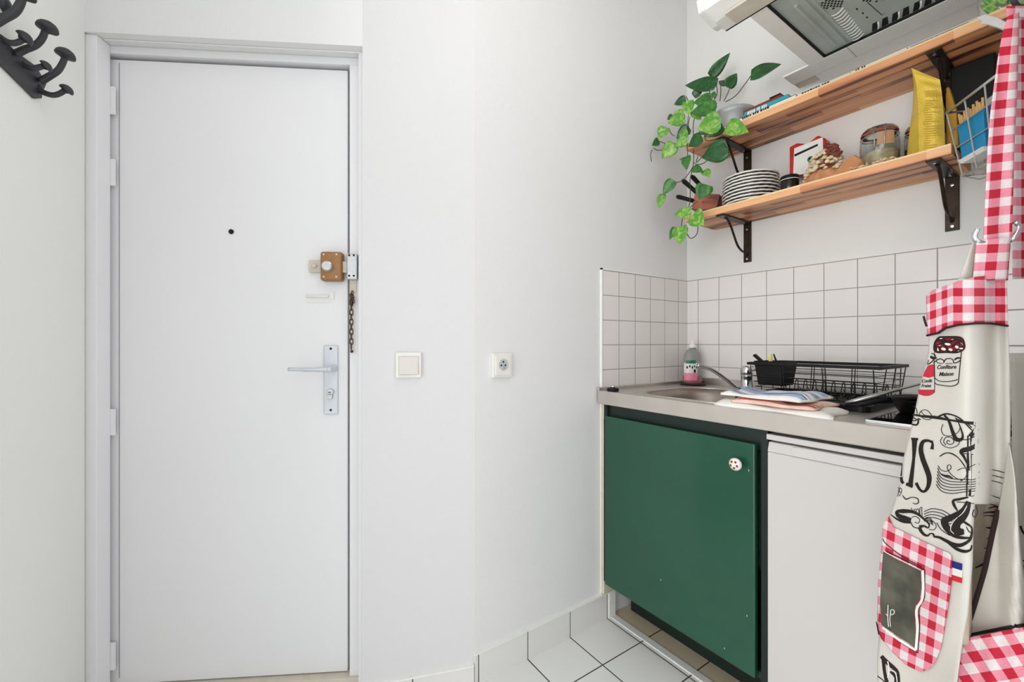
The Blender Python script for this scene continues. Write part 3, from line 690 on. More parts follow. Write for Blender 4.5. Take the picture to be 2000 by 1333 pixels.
towel('tea_towel', 'white folded tea towel at the bottom of the towel pile', 'towel', dict(x0=.480, x1=.785, y0=-.598, y1=-.435, z0=CT+.001, th=.013, seed=1, amp=.003, skew=-.015), 'towelw')
towel('tea_towel', 'pink and brown striped tea towel in middle of the towel pile', 'towel', dict(x0=.535, x1=.74, y0=-.592, y1=-.43, z0=CT+.016, th=.012, seed=2, amp=.004), 'towelp', [(((.6, 1.3), (2.2, 2.6)), 'x', 'orangest', 'brown_stripe')])
towel('tea_towel', 'blue and white striped tea towel on top of the towel pile', 'towel', dict(x0=.505, x1=.715, y0=-.585, y1=-.42, z0=CT+.032, th=.014, seed=9, amp=.006, nx=30, ny=14, skew=.01), 'towelw',
      [(((1.0, 1.9), (3.0, 3.5), (5.2, 7.4), (9, 9.5), (11, 12.6)), 'x', 'towelb', 'blue_band'), (((2.1, 2.4), (7.8, 8.1)), 'x', 'stripe', 'navy_stripe')])

# ================================================================== SHELVES
SY = -.222; SX0 = .14
def shelf(name, label, x1, z0, brx, strut_front):
    t = thing(name, label, 'shelf', ((SX0+x1)/2, SY/2, z0), 'wooden wall shelves above the sink')
    bm = nb(); box(bm, SX0, x1, SY, -.001, z0, z0+.027); obj('board', bm, 'wood', t, bev=.0015)
    bm = nb(); box(bm, SX0+.001, x1-.001, SY-.0008, SY+.0005, z0+.0215, z0+.0268); obj('board_edge', bm, 'woodedge', t)
    for x in brx:
        bm = nb(); w_ = .0155
        box(bm, x-w_, x+w_, -.006, -.0005, z0-.165, z0)          # leg on the wall
        box(bm, x-w_, x+w_, -.213, 0, z0-.0055, z0)              # arm under the board
        br = obj('bracket', bm, 'bronze', t, bev=.0012)
        bm = nb(); pts = smooth([(x, -.170, z0-.006), (x, -.150, z0-.016), (x, -.128, z0-.040), (x, -.106, z0-.072), (x, -.082, z0-.104), (x, -.052, z0-.122), (x, -.020, z0-.128), (x, -.006, z0-.138)], 5)
        tube(bm, pts, .0048, 8, flat=.75); obj('brace', bm, 'bronze', br, smooth_=True)
        for y, z, ax in ((-.007, z0-.152, (0, -1, 0)), (-.007, z0-.028, (0, -1, 0)), (-.195, z0-.006, (0, 0, -1)), (-.03, z0-.006, (0, 0, -1))):
            bm = nb(); lathe(bm, (x, y, z), [(.0042, 0), (.0042, .0016), (.002, .002)], 12, ax); obj('screw', bm, 'chrome', br)
    return t
shelf('wall_shelf', 'lower wooden wall shelf on bronze brackets holding plates and jars', .925, 1.602, (.283, .888), 0)
shelf('wall_shelf', 'upper wooden wall shelf on bronze brackets holding plant and books', 1.03, 1.902, (.283, .888), 0)
Z1 = 1.630; Z2 = 1.930

# striped scalloped plates, a stack of nine
for i in range(9):
    c = Vector((.350, -.115, Z1+.0005+i*.0124)); rr = .1005-.0012*abs(i-4)+random.uniform(-.001, .001); ph = random.uniform(0, 6)
    sc_ = lambda a, z, p=ph: 1+.014*math.sin(a*18+p)*(1 if z > .004 else .4)
    pos = ['lowest', 'second lowest', 'third from bottom', 'fourth from bottom', 'middle', 'fourth from top', 'third from top', 'second from top', 'topmost'][i]
    t = thing('scalloped_plate', 'black and white scalloped plate on lower shelf, %s of its stack' % pos, 'plate', c, 'scalloped plates stacked on the lower shelf')
    bm = nb(); lathe(bm, c, [(0, 0), (rr*.93, 0), (rr*.975, .0012), (rr*.975, .0068), (rr*.90, .0070), (rr*.80, .0035), (0, .003)], 70, wob=sc_, cap=False); obj('plate_body', bm, 'plateb', t, smooth_=False)
    bm = nb(); lathe(bm, c, [(rr*.965, .0062), (rr*1.0, .0064), (rr*1.006, .0112), (rr*.985, .0122), (rr*.955, .0112)], 70, wob=sc_, cap=False); obj('white_rim', bm, 'platew', t, smooth_=True, sol=.0005)

# knife block lying on its side with three knives
kb = thing('knife_block', 'small reddish wooden knife block lying at left end of lower shelf', 'knife block', (.2, -.15, Z1))
ax = Vector((-.93, -.30, .20)).normalized(); sd = Vector((-.28, .95, 0)).normalized(); upv = ax.cross(sd).normalized()
if upv.z < 0: upv = -upv
bc = Vector((.193, -.148, Z1+.058))
def kp_(a, b, c): return bc+ax*a+sd*b+upv*c
bm = nb(); hexa(bm, [kp_(.045, -.045, -.032), kp_(.045, .045, -.032), kp_(.045, .045, .036), kp_(.045, -.045, .036)], [kp_(-.052, -.042, -.036), kp_(-.052, .042, -.036), kp_(-.052, .042, .030), kp_(-.052, -.042, .030)])
mz = min(v.co.z for v in bm.verts); bmesh.ops.translate(bm, verts=bm.verts[:], vec=(0, 0, Z1+.001-mz)); bc.z += Z1+.001-mz
obj('block', bm, 'knifeb', kb, bev=.003)
for b_, c_ in ((-.03, -.012), (0, .012)): bm = nb(); hexa(bm, [kp_(.0456, b_-.012, c_-.002), kp_(.0456, b_+.012, c_-.002), kp_(.0456, b_+.012, c_+.002), kp_(.0456, b_-.012, c_+.002)], [kp_(.0445, b_-.012, c_-.002), kp_(.0445, b_+.012, c_-.002), kp_(.0445, b_+.012, c_+.002), kp_(.0445, b_-.012, c_+.002)]); obj('slot', bm, 'dark', kb)
for (u0, v0, u1, v1, yy, lab) in ((1333, 352, 1362, 376, -.20, 'black knife handle pointing up left, middle one in the block'), (1351, 344, 1380, 368, -.165, 'black knife handle highest and rightmost in the wooden block'), (1322, 384, 1352, 392, -.215, 'black knife handle lying lowest and leftmost in the block')):
    a = on(u0, v0, 1, yy); b = on(u1, v1, 1, yy+.01); b = b.lerp(bc, .25)
    o = thing('knife', lab, 'knife', b, 'knives in the wooden block')
    bm = nb(); tube(bm, [a, a.lerp(b, .1), a.lerp(b, .5), b], [.009, .0135, .0115, .0125], 12, flat=.7); obj('handle', bm, 'black', o, smooth_=True)
    bm = nb(); e = b.lerp(bc, .6); tube(bm, [b, e], [.006, .005], 6, flat=.15); obj('blade', bm, 'steel', o)

# dark jam jar, red pack, paper bag of dried fruit
jc = Vector((.507, -.155, Z1)); t = thing('jam_jar', 'small jar of dark jam beside the striped plates', 'jar', jc)
bm = nb(); lathe(bm, jc, [(0, 0), (.026, 0), (.0285, .004), (.0285, .040), (.027, .046)], 26); obj('jar_glass', bm, 'glassblack', t, smooth_=True)
bm = nb(); lathe(bm, jc, [(.028, .046), (.029, .048), (.029, .058), (.027, .060)], 26); obj('lid', bm, 'black', t, smooth_=True)
bm = nb(); lathe(bm, jc, [(.0294, .0445), (.0298, .0455), (.0294, .0465)], 26, cap=False); obj('lid_ring', bm, 'porc', t, sol=.001)
def card(pxs, y0, th, m, name, parent=None, bev=.002, **k):
    bm = nb(); prism(bm, [on(u, v, 1, y0) for u, v in pxs], (0, th, 0)); return obj(name, bm, m, parent, bev=bev, **k)
t = thing('coffee_pack', 'red and white foil food packet standing behind jam jar', 'packet', (.53, -.07, Z1))
card([(1541, 287), (1556, 279), (1576, 281), (1596, 264), (1612, 270), (1618, 332), (1541, 345)], -.09, .045, 'redp', 'packet_body', t, .006)
card([(1551, 290), (1607, 268), (1608, 335), (1549, 343)], -.0925, .003, 'whitec', 'front_label', t, .0005)
card([(1551, 302), (1597, 281), (1597, 285), (1552, 306)], -.0935, .001, 'ink', 'label_bar', t, 0)
bm = nb(); gc_ = on(1583, 311, 1, -.0935); lathe(bm, gc_, [(.010, 0), (.010, .001), (.006, .001), (.006, 0)], 20, (0, -1, 0)); obj('green_seal', bm, 'greenl', t)
t = thing('dried_fruit_bag', 'open brown paper bag of dried mushrooms and dates on lower shelf', 'bag', (.63, -.14, Z1))
bm = nb(); rn = random.Random(3)
def sackpt(a, b):
    x = lerp(.552, .698, a); h_ = .120*math.sin(PI*min(1, a*1.05+.10))**.7
    return x, h_
G = []
for i in range(15):
    ring = []; a = i/14; x, h_ = sackpt(a, 0); wd = .05*(.5+.5*math.sin(PI*a))
    for j in range(13):
        th = PI*j/12; ring.append(bm.verts.new((x+rn.uniform(-.004, .004), -.135-wd*math.cos(th)+rn.uniform(-.004, .004), Z1+.001+(h_*.62)*math.sin(th)**.8+ (rn.uniform(-.004, .004) if 0 < j < 12 else 0))))
    G.append(ring)
for A, B in zip(G, G[1:]):
    for j in range(12): face(bm, [A[j], B[j], B[j+1], A[j+1]])
    face(bm, [A[0], A[12], B[12], B[0]])
face(bm, G[0]); face(bm, G[-1][::-1]); obj('paper', bm, 'kraft', t)
bm = nb()
for i in range(150):
    a = rn.random()**.9; b = rn.uniform(.15, 1); x, h_ = sackpt(a*.8, b); th = PI*rn.uniform(.12, .72)
    wd = .05*(.5+.5*math.sin(PI*a)); r0 = rn.uniform(.005, .009); lift = .018 if a > .15 else 0
    ball(bm, (x, -.138-wd*math.cos(th), Z1+.004+h_*.80*math.sin(th)+lift*math.sin(th)), r0, rn.uniform(.8, 1.5), rn.uniform(.5, 1), rn.uniform(.35, .8), 0, 7)
obj('dried_mushrooms', bm, 'nuts', t, smooth_=True, kind='stuff')
bm = nb()
for i in range(22):
    c = on(rn.uniform(1612, 1640), rn.uniform(282, 306), 1, -.165); ball(bm, c, rn.uniform(.005, .008), 1.3, .8, .8, 0, 7)
for i in range(14):
    c = on(rn.uniform(1597, 1622), rn.uniform(316, 330), 1, -.18); ball(bm, c, .005, 1.2, .8, .6, 0, 7)
obj('dates', bm, 'nutd', t, smooth_=True, kind='stuff')
bm = nb(); pc_ = [on(u, v, 1, yy) for u, v, yy in ((1625, 345, -.18), (1650, 312, -.185), (1666, 302, -.18), (1682, 313, -.17), (1684, 322, -.16), (1664, 336, -.17))]
prism(bm, pc_, (.004, .012, 0)); obj('torn_flap', bm, 'kraft', t, bev=.002)
bm = nb()
for i in range(90):
    c = Vector((rn.uniform(.70, .80), rn.uniform(-.205, -.17), Z1+.003+rn.uniform(0, .012))); ball(bm, c, rn.uniform(.003, .0055), 1.3, .9, .6, 0, 6)
obj('pumpkin_seeds', bm, 'nuts', smooth_=True, label='loose pale seeds spilled before clip-top jar on lower shelf', cat='seeds', kind='stuff')

# clip-top jars
def clipjar(c, r, h, label, lm):
    t = thing('clip_top_jar', label, 'jar', c, 'clip-top glass jars on the lower shelf')
    bm = nb(); lathe(bm, c, [(0, .001), (r*.93, .001), (r, .008), (r, h*.72), (r*.9, h*.80), (r*.86, h*.86), (r*.83, h*.86), (r*.87, h*.79), (r*.965, h*.71), (r*.965, .01), (0, .005)], 32, cap=False); obj('jar_glass', bm, 'glass', t, smooth_=True)
    bm = nb(); lathe(bm, c, [(r*.90, h*.86), (r*.93, h*.875), (r*.90, h*.89)], 32, cap=False); obj('rubber_seal', bm, 'rubber', t, smooth_=True, sol=.002)
    bm = nb(); lathe(bm, c, [(r*.9, h*.89), (r*.92, h*.92), (r*.8, h*.97), (0, h*.98), (0, h*.95), (r*.78, h*.94)], 32, cap=False); obj('glass_lid', bm, 'glass', t, smooth_=True)
    bm = nb(); tube(bm, smooth([c+Vector((r*.95*math.cos(a), r*.95*math.sin(a), h*.8)) for a in [k*PI/8 for k in range(16)]], 2, True), .0014, 6, True)
    d = (CAM-Vector(c)); d.z = 0; d.normalize(); s_ = Vector((-d.y, d.x, 0))
    for k in (-1, 1): tube(bm, smooth([Vector(c)+d*r*.98+s_*k*.012+Vector((0, 0, h*.5)), Vector(c)+d*(r+.008)+s_*k*.012+Vector((0, 0, h*.66)), Vector(c)+d*(r+.002)+s_*k*.014+Vector((0, 0, h*.84)), Vector(c)+d*r*.5+s_*k*.014+Vector((0, 0, h*1.0)), Vector(c)+s_*k*.010+Vector((0, 0, h*1.01))], 4), .0014, 6)
    obj('wire_clip', bm, 'wire', t, smooth_=True)
    bm = nb(); lathe(bm, Vector(c)+Vector((0, 0, .006)), [(0, 0), (r*.94, 0), (r*.94, h*.42), (r*.5, h*.46), (0, h*.45)], 20, wob=lambda a, z: 1+.03*math.sin(a*5)-.03); obj('contents', bm, lm, t, smooth_=True)
    return t
t = clipjar(Vector((.738, -.085, Z1)), .050, .155, 'larger clip-top glass jar with tan label beside the paper bag', 'nuts')
bm = nb(); o_ = lambda a, z: 1; j = Vector((.738, -.085, Z1)); tj = CAM-j; cj = math.atan2(tj.dot(_y), tj.dot(_x)); wrap(bm, j, .050, cj-.1, cj+.75, .085, .125, o_, .001); obj('tan_label', bm, 'jarlabel', t, sol=.0005)
clipjar(Vector((.825, -.062, Z1)), .032, .135, 'narrower clip-top glass jar with red lid beside yellow packet', 'nutd')

# yellow packets
t = thing('pasta_packet', 'tall crumpled yellow food packet standing on lower shelf', 'packet', (.85, -.13, Z1))
def sheetpx(bm, L_, R_, y_fn, n=14, m=8, mi=0):
    G = []
    for i in range(n+1):
        a = i/n; l = interp2(L_, a); r = interp2(R_, a); row = []
        for k in range(m+1):
            b = k/m; u = lerp(l[0], r[0], b); v = lerp(l[1], r[1], b); row.append(bm.verts.new(on(u, v, 1, y_fn(a, b))))
        G.append(row)
    for A, B in zip(G, G[1:]):
        for k in range(m): face(bm, [A[k], A[k+1], B[k+1], B[k]], mi)
    return G
def interp2(P, a):
    k = a*(len(P)-1); i = min(int(k), len(P)-2); f_ = k-i; return (lerp(P[i][0], P[i+1][0], f_), lerp(P[i][1], P[i+1][1], f_))
bm = nb()
FR = sheetpx(bm, [(1780, 133), (1789, 160), (1793, 200), (1794, 250), (1795, 304)], [(1836, 156), (1840, 185), (1843, 220), (1845, 260), (1846, 291)], lambda a, b: -.160-.018*math.sin(PI*b)*min(1, a*2.2)+.002*math.sin(a*40+b*5), 30, 8)
BK = sheetpx(bm, [(1780, 133), (1785, 165), (1782, 210), (1776, 260), (1771, 307)], [(1836, 156), (1840, 185), (1843, 220), (1845, 260), (1846, 288)], lambda a, b: -.158+.055*min(1, a*2), 30, 8)
for G1, G2 in zip((FR, ), (BK, )):
    for i in range(30):
        face(bm, [G1[i][0], G1[i+1][0], G2[i+1][0], G2[i][0]]); face(bm, [G1[i][8], G2[i][8], G2[i+1][8], G1[i+1][8]])
obj('packet_body', bm, 'yellow', t)
bm = nb(); rn = random.Random(5)
for i in range(26):
    v = 178+i*4.6; u0 = 1802+rn.uniform(0, 5); u1 = u0+rn.uniform(12, 36)
    if i == 3: continue
    hexa(bm, [on(u0, v, 1, -.1800), on(min(u1, 1840), v-(u1-u0)*.07, 1, -.1795), on(min(u1, 1840), v-(u1-u0)*.07+1.0, 1, -.1795), on(u0, v+1.1, 1, -.1800)], [on(u0, v, 1, -.1792), on(min(u1, 1840), v-(u1-u0)*.07, 1, -.1787), on(min(u1, 1840), v-(u1-u0)*.07+1.0, 1, -.1787), on(u0, v+1.1, 1, -.1792)])
obj('printed_lines', bm, 'yellowd', t)
t = thing('spice_packet', 'orange yellow packet half hidden behind the upper right bracket', 'packet', (.91, -.1, Z1))
card([(1846, 172), (1853, 168), (1868, 215), (1872, 284), (1848, 290)], -.10, .03, 'orange', 'packet_body', t, .004)

# black box on the shelf end and white post of basket
bm = nb(); box(bm, .895, .985, -.075, -.025, Z1+.002, 1.895); obj('speaker_box', bm, 'black', bev=.004, label='tall black box standing behind the basket under the upper shelf', cat='box')

# ------------------------------------------------------------------ wire basket with packets
A0 = Vector((.915, -.215, 0)); wv = Vector((.6226, -.782, 0)); dv = Vector((.782, .6226, 0))
bs = thing('wire_basket', 'hanging chrome wire basket at right end of the shelves', 'basket', A0+Vector((0, 0, 1.52)))
BL, BD = .20, .11
def bp_(a, b, z, k=0): return A0+wv*(a*BL+k*(.5-a)*.12)+dv*(b*BD+k*(.5-b)*.1)+Vector((0, 0, z))
zt, zb_ = 1.715, 1.535
bm = nb(); tube(bm, [bp_(0, 0, zt), bp_(1, 0, zt), bp_(1, 1, zt), bp_(0, 1, zt)], .0034, 8, True); obj('rim', bm, 'wire', bs, smooth_=True)
bm = nb(); tube(bm, [bp_(0, 0, zb_, .4), bp_(1, 0, zb_, .4), bp_(1, 1, zb_, .4), bp_(0, 1, zb_, .4)], .0024, 8, True)
obj('lower_rim', bm, 'wire', bs, smooth_=True)
bm = nb()
for z, k in ((1.665, .13), (1.615, .27)): tube(bm, [bp_(0, 0, z, k), bp_(1, 0, z, k), bp_(1, 1, z, k), bp_(0, 1, z, k)], .0016, 6, True)
for i in range(4):
    a = i/3; tube(bm, [bp_(a, 0, zt), bp_(a, 0, zb_, .4), bp_(a, .5, zb_-.012, .4), bp_(a, 1, zb_, .4), bp_(a, 1, zt)], .0018, 6)
for i in range(9):
    b = i/8; tube(bm, [bp_(0, b, zb_, .4), bp_(1, b, zb_, .4)], .0014, 6)
for b in (.33, .66): tube(bm, [bp_(0, b, zt), bp_(0, b, zb_, .4)], .0016, 6)
obj('wires', bm, 'wire', bs)
bm = nb(); q = bp_(.30, 1, 0); box(bm, q.x-.008, q.x+.008, q.y-.004, q.y, zt-.01, 1.902); obj('hanging_strap', bm, 'plate_white', bs, bev=.001)
def bbox(name, a0, a1, b0, b1, z0, z1, m, par=None, k=.12, bev=.002, **kw):
    bm = nb(); hexa(bm, [bp_(a, b, z0, k*1.6) for a, b in ((a0, b0), (a1, b0), (a1, b1), (a0, b1))], [bp_(a, b, z1, k*.5) for a, b in ((a0, b0), (a1, b0), (a1, b1), (a0, b1))]); return obj(name, bm, m, par, bev=bev, **kw)
t = thing('matches_box', 'bright blue box of wooden sticks inside the wire basket', 'box', bp_(.3, .3, 1.58))
bbox('box_body', .06, .52, .10, .50, 1.577, 1.672, 'blue', t); bbox('box_base', .06, .52, .10, .50, 1.568, 1.5785, 'whitec', t, bev=0)
bm = nb()
for i in range(16):
    a = .08+.027*i; tube(bm, [bp_(a, .15, 1.66, .1), bp_(a+.004, .12+.02*(i % 2), 1.700-.006*(i % 3), .05)], .0026, 6)
obj('wooden_sticks', bm, 'straw', t)
t = bbox('navy_box', .55, .80, .10, .5, 1.572, 1.668, 'bluedk', label='dark blue box beside the bright blue one in basket', cat='box')
t = bbox('pink_packet', .82, .94, .15, .5, 1.575, 1.675, 'pinkish', label='pink packet at near end of the wire basket', cat='packet')
t = bbox('storage_tin', .10, .9, .60, .92, 1.60, 1.728, 'alu', bev=.006, label='grey metal tin behind the boxes in wire basket', cat='tin')

# ------------------------------------------------------------------ books on the upper shelf
def book(name, label, pxs, y0, dep, th_m, page='paper', group='books and magazines on the upper shelf', z=0, spine=True):
    pass
def flatbook(label, x0, x1, y0, y1, z0, th, m, ang=0, marks=0, mm='ink', cat='book', name='book'):
    t = thing(name, label, cat, ((x0+x1)/2, (y0+y1)/2, z0), 'books and magazines on the upper shelf')
    c = Vector(((x0+x1)/2, (y0+y1)/2, 0)); R_ = Matrix.Rotation(ang, 3, 'Z')
    def bx(a0, a1, b0, b1, z0_, z1_, m_, nm, bev=0):
        bm = nb(); box(bm, a0, a1, b0, b1, z0_, z1_)
        for v in bm.verts: d_ = v.co-c; z_ = v.co.z; q_ = R_ @ Vector((d_.x, d_.y, 0)); v.co = Vector((c.x+q_.x, c.y+q_.y, z_))
        obj(nm, bm, m_, t, bev=bev)
    k = min(.0016, th*.2)
    bx(x0+.003, x1-.002, y0+.001, y1-.003, z0+k, z0+th-k, 'paper', 'pages'); bx(x0, x1, y0, y1, z0+.0003, z0+k, m, 'cover', 0)
    bx(x0, x1, y0, y1, z0+th-k, z0+th, m, 'cover', 0); bx(x0, x1, y0, y0+.0016, z0+.0003, z0+th, m, 'spine', 0)
    rn = random.Random(int(x0*1000+z0*100)); x = x0+.012
    if marks:
        bm = nb()
        for i in range(marks):
            w_ = rn.uniform(.003, .007); hh = th*rn.uniform(.25, .4)
            box(bm, x, x+w_, y0-.0006, y0+.0005, z0+th*.5-hh, z0+th*.5+hh); x += w_+.002+(.004 if rn.random() < .2 else 0)
            if x > x1-.015: break
        for v in bm.verts: d_ = v.co-c; z_ = v.co.z; q_ = R_ @ Vector((d_.x, d_.y, 0)); v.co = Vector((c.x+q_.x, c.y+q_.y, z_))
        obj('spine_print', bm, mm, t)
    return t
flatbook('white magazine with black spine print, lying lowest by plant pot', .360, .552, -.215, -.03, Z2+.001, .010, 'whitec', 0, 12)
flatbook('teal book with white spine print above the white magazine', .372, .520, -.205, -.04, Z2+.0115, .019, 'teal', .03, 9, 'platew')
flatbook('red and white thin book on top of teal book', .368, .502, -.20, -.05, Z2+.031, .010, 'redc', -.02, 0)
bm = nb(); box(bm, .455, .492, -.19, -.15, Z2+.042, Z2+.054); obj('phone_charger', bm, 'black', bev=.002, label='small black block lying on top of the red book', cat='block')
flatbook('white magazine under the hood in middle of upper shelf', .556, .700, -.214, -.02, Z2+.001, .007, 'whitec', .01, 10)
flatbook('white brochure under the hood right of the middle magazine', .704, .835, -.213, -.02, Z2+.001, .009, 'whitec', -.01, 4)
flatbook('cream magazine at right end of the upper shelf stack', .84, .955, -.21, -.02, Z2+.001, .006, 'paper', 0, 8)

# ------------------------------------------------------------------ pothos plants
def leaf(bm, base, tip, width, nrm, cup=.18, droop=.12, mi=0, notch=.12):
    base = Vector(base); tip = Vector(tip); L = (tip-base).length; t = (tip-base).normalized()
    n = Vector(nrm)-t*Vector(nrm).dot(t); n.normalize(); s = t.cross(n).normalized(); N_ = 10; rows = []
    for i in range(N_+1):
        a = i/N_; wdt = width*.5*(math.sin(PI*a**.62)**.85)*(1-.15*a) if 0 < a < 1 else 0.0
        c = base+t*(L*a)-n*droop*L*(a**2)*.6+n*droop*L*.6*a
        row = []
        for k in (-1, -.55, 0, .55, 1):
            back = -t*L*notch*(abs(k)**1.5)*max(0, 1-a*3.5) if a > 0 else Vector((0, 0, 0))
            row.append(bm.verts.new(c+s*wdt*k+n*cup*wdt*(k*k)+back))
        rows.append(row)
    for A, B in zip(rows, rows[1:]):
        for k in range(4):
            f_ = face(bm, [A[k], A[k+1], B[k+1], B[k]], mi)
    return L
def zp(x, y): return (1240+x*.3077, 90+y*.3077)
def clr(u, v, yy):
    q = on(u, v, 1, yy)
    while q.x < .022: yy -= .01; q = on(u, v, 1, yy)
    return q
PY = -.265
leaves = [ # base, tip, width px, tone, y
 (480, 195, 605, 42, 62, 0, -.12), (522, 246, 318, 250, 80, 0, -.14), (585, 262, 648, 172, 66, 0, -.12), (590, 250, 532, 222, 50, 0, -.11), (735, 190, 930, 115, 78, 0, -.16),
 (372, 320, 442, 252, 46, 0, -.15), (325, 335, 248, 372, 48, 0, -.2), (492, 335, 372, 360, 66, 1, -.23), (520, 385, 350, 425, 76, 1, -.25), (545, 470, 398, 528, 112, 2, -.29),
 (585, 505, 725, 548, 84, 2, -.28), (318, 440, 212, 492, 84, 2, -.24), (195, 515, 155, 590, 66, 2, -.24), (150, 600, 108, 632, 42, 1, -.24), (252, 622, 170, 715, 82, 2, -.26),
 (345, 515, 262, 590, 66, 0, -.23), (428, 580, 340, 640, 88, 0, -.27), (592, 645, 425, 712, 118, 0, -.28), (328, 700, 330, 788, 52, 1, -.27), (368, 775, 435, 800, 44, 1, -.27),
 (438, 790, 478, 835, 46, 2, -.27), (245, 850, 178, 945, 62, 1, -.28), (178, 940, 150, 1035, 46, 2, -.28), (452, 880, 408, 975, 92, 1, -.29), (358, 1055, 250, 1068, 60, 2, -.29),
 (372, 1070, 440, 1140, 96, 2, -.29), (290, 1145, 292, 1265, 84, 2, -.29), (254, 1150, 220, 1232, 34, 1, -.28), (515, 305, 478, 322, 34, 1, -.15), (335, 350, 345, 440, 62, 2, -.24), (548, 490, 445, 578, 95, 0, -.26),
 (330, 590, 250, 640, 60, 2, -.25), (300, 540, 340, 600, 50, 2, -.24), (470, 520, 400, 560, 50, 1, -.25), (320, 715, 280, 722, 16, 1, -.26), (240, 440, 205, 470, 30, 0, -.23), (380, 400, 420, 470, 60, 2, -.22)]
pt = thing('potted_pothos', 'trailing green pothos in zinc pot at left end of upper shelf', 'plant', (.285, -.12, Z2))
pcn = Vector((.288, -.125, Z2+.001))
bm = nb(); lathe(bm, pcn, [(0, 0), (.066, 0), (.069, .02), (.078, .066), (.081, .068), (.081, .083), (.078, .086), (.074, .084), (.072, .06), (0, .055)], 40, cap=False); obj('pot', bm, 'zinc', pt, smooth_=True)
bm = nb(); lathe(bm, pcn, [(.0, .058), (.066, .058), (.064, .080), (.03, .086), (0, .087)], 24, wob=lambda a, z: 1+.02*math.sin(a*9))
rn = random.Random(11)
for i in range(40): ball(bm, pcn+Vector((-.02+rn.uniform(-.03, .03), rn.uniform(-.03, .03), .086+rn.uniform(0, .014))), rn.uniform(.002, .005), mi=0, seg=6)
obj('soil', bm, 'soil', pt)
names = ('leafd', 'leafm', 'leafl')
for tone in range(3):
    bm = nb()
    for bx_, by_, tx, ty, wp, tn, yy in leaves:
        if tn != tone: continue
        b = clr(*zp(bx_, by_), yy); q = clr(*zp(tx, ty), yy-.012*(1 if ty > by_ else -1)); dep = (b-CAM).dot(FW)
        leaf(bm, b, q, wp*.3077*dep/FPX*1.25, (CAM-b).normalized()+Vector((rn.uniform(-.35, .35), rn.uniform(-.3, .3), rn.uniform(-.1, .6))))
    obj('foliage', bm, names[tone], pt, smooth_=True, sol=.0006, label=('dark green leaves', 'mid green leaves', 'light variegated leaves')[tone])
bm = nb()
for yy, pl_ in ((-.20, [(520, 365), (430, 400), (375, 470), (372, 600), (372, 740), (350, 850), (352, 900)]), (-.24, [(340, 440), (330, 560), (335, 690), (325, 720)]), (-.26, [(250, 868), (300, 855), (345, 805), (372, 760)]),
                (-.27, [(352, 900), (345, 1010), (305, 1090), (295, 1145)]), (-.275, [(400, 1100), (395, 1190), (355, 1222), (330, 1190), (325, 1165)]), (-.24, [(140, 598), (210, 622), (290, 610), (340, 560)]),
                (-.235, [(215, 520), (230, 555), (252, 572)]), (-.15, [(575, 355), (640, 315), (700, 240), (735, 190)]), (-.12, [(540, 350), (545, 300), (545, 245)]), (-.12, [(565, 350), (590, 300), (603, 262)]), (-.13, [(475, 320), (475, 250)]),
                (-.13, [(500, 350), (522, 300), (518, 246)]), (-.27, [(372, 740), (400, 752), (450, 735), (500, 655)]), (-.22, [(325, 320), (345, 360), (360, 390)]), (-.25, [(120, 650), (150, 662), (220, 650), (250, 625)]), (-.26, [(400, 700), (390, 740), (430, 700)]),
                (-.25, [(350, 450), (340, 500), (350, 560)]), (-.25, [(500, 430), (480, 480), (470, 520)]), (-.26, [(440, 560), (455, 600), (520, 590), (560, 560)]), (-.27, [(410, 1040), (350, 1030), (400, 985)]), (-.2, [(110, 660), (100, 690), (106, 735)])):
    tube(bm, smooth([clr(*zp(x, y), yy) for x, y in pl_], 5), .0016, 6)
obj('stems', bm, 'stem', pt, smooth_=True)
# second plant at the right end
p2 = thing('potted_plant', 'small light green plant in white wrap at right end of upper shelf', 'plant', (.99, -.16, Z2))
c2 = Vector((1.002, -.135, Z2+.001)); bm = nb(); lathe(bm, c2, [(0, 0), (.035, 0), (.044, .07), (.041, .07), (.034, .01), (0, .008)], 24, cap=False); obj('pot', bm, 'porc', p2, smooth_=True)
bm = nb(); prism(bm, [on(u, v, 1, -.226) for u, v in ((1906, 34), (1925, 27), (1948, 33), (1968, 44), (1978, 55), (1966, 60), (1945, 52), (1928, 47), (1914, 46), (1918, 41))], (0, .012, 0)); obj('white_wrap', bm, 'whitec', p2, bev=.002)
bm = nb()
for u0, v0, u1, v1, wp in ((1950, 24, 1913, 10, 14), (1975, 30, 1935, 22, 13), (1965, 5, 1940, -12, 14), (1980, 22, 1975, -6, 16), (1970, 36, 1950, 30, 8), (1945, 10, 1915, -6, 12), (1990, 20, 2004, -4, 12)):
    b = on(u0, v0, 1, -.19); q = on(u1, v1, 1, -.20); dep = (b-CAM).dot(FW); leaf(bm, b, q, wp*dep/FPX, (CAM-b).normalized()+Vector((0, 0, -.3)))
obj('foliage', bm, 'leafl', p2, smooth_=True, sol=.0006)
bm = nb(); tube(bm, [c2+Vector((0, 0, .03)), on(1971, 18, 1, -.19), on(1971, -8, 1, -.19)], .003, 6); tube(bm, [c2+Vector((.0, 0, .03)), on(1955, 28, 1, -.18), on(1945, 22, 1, -.19)], .002, 6); obj('stems', bm, 'stem', p2)

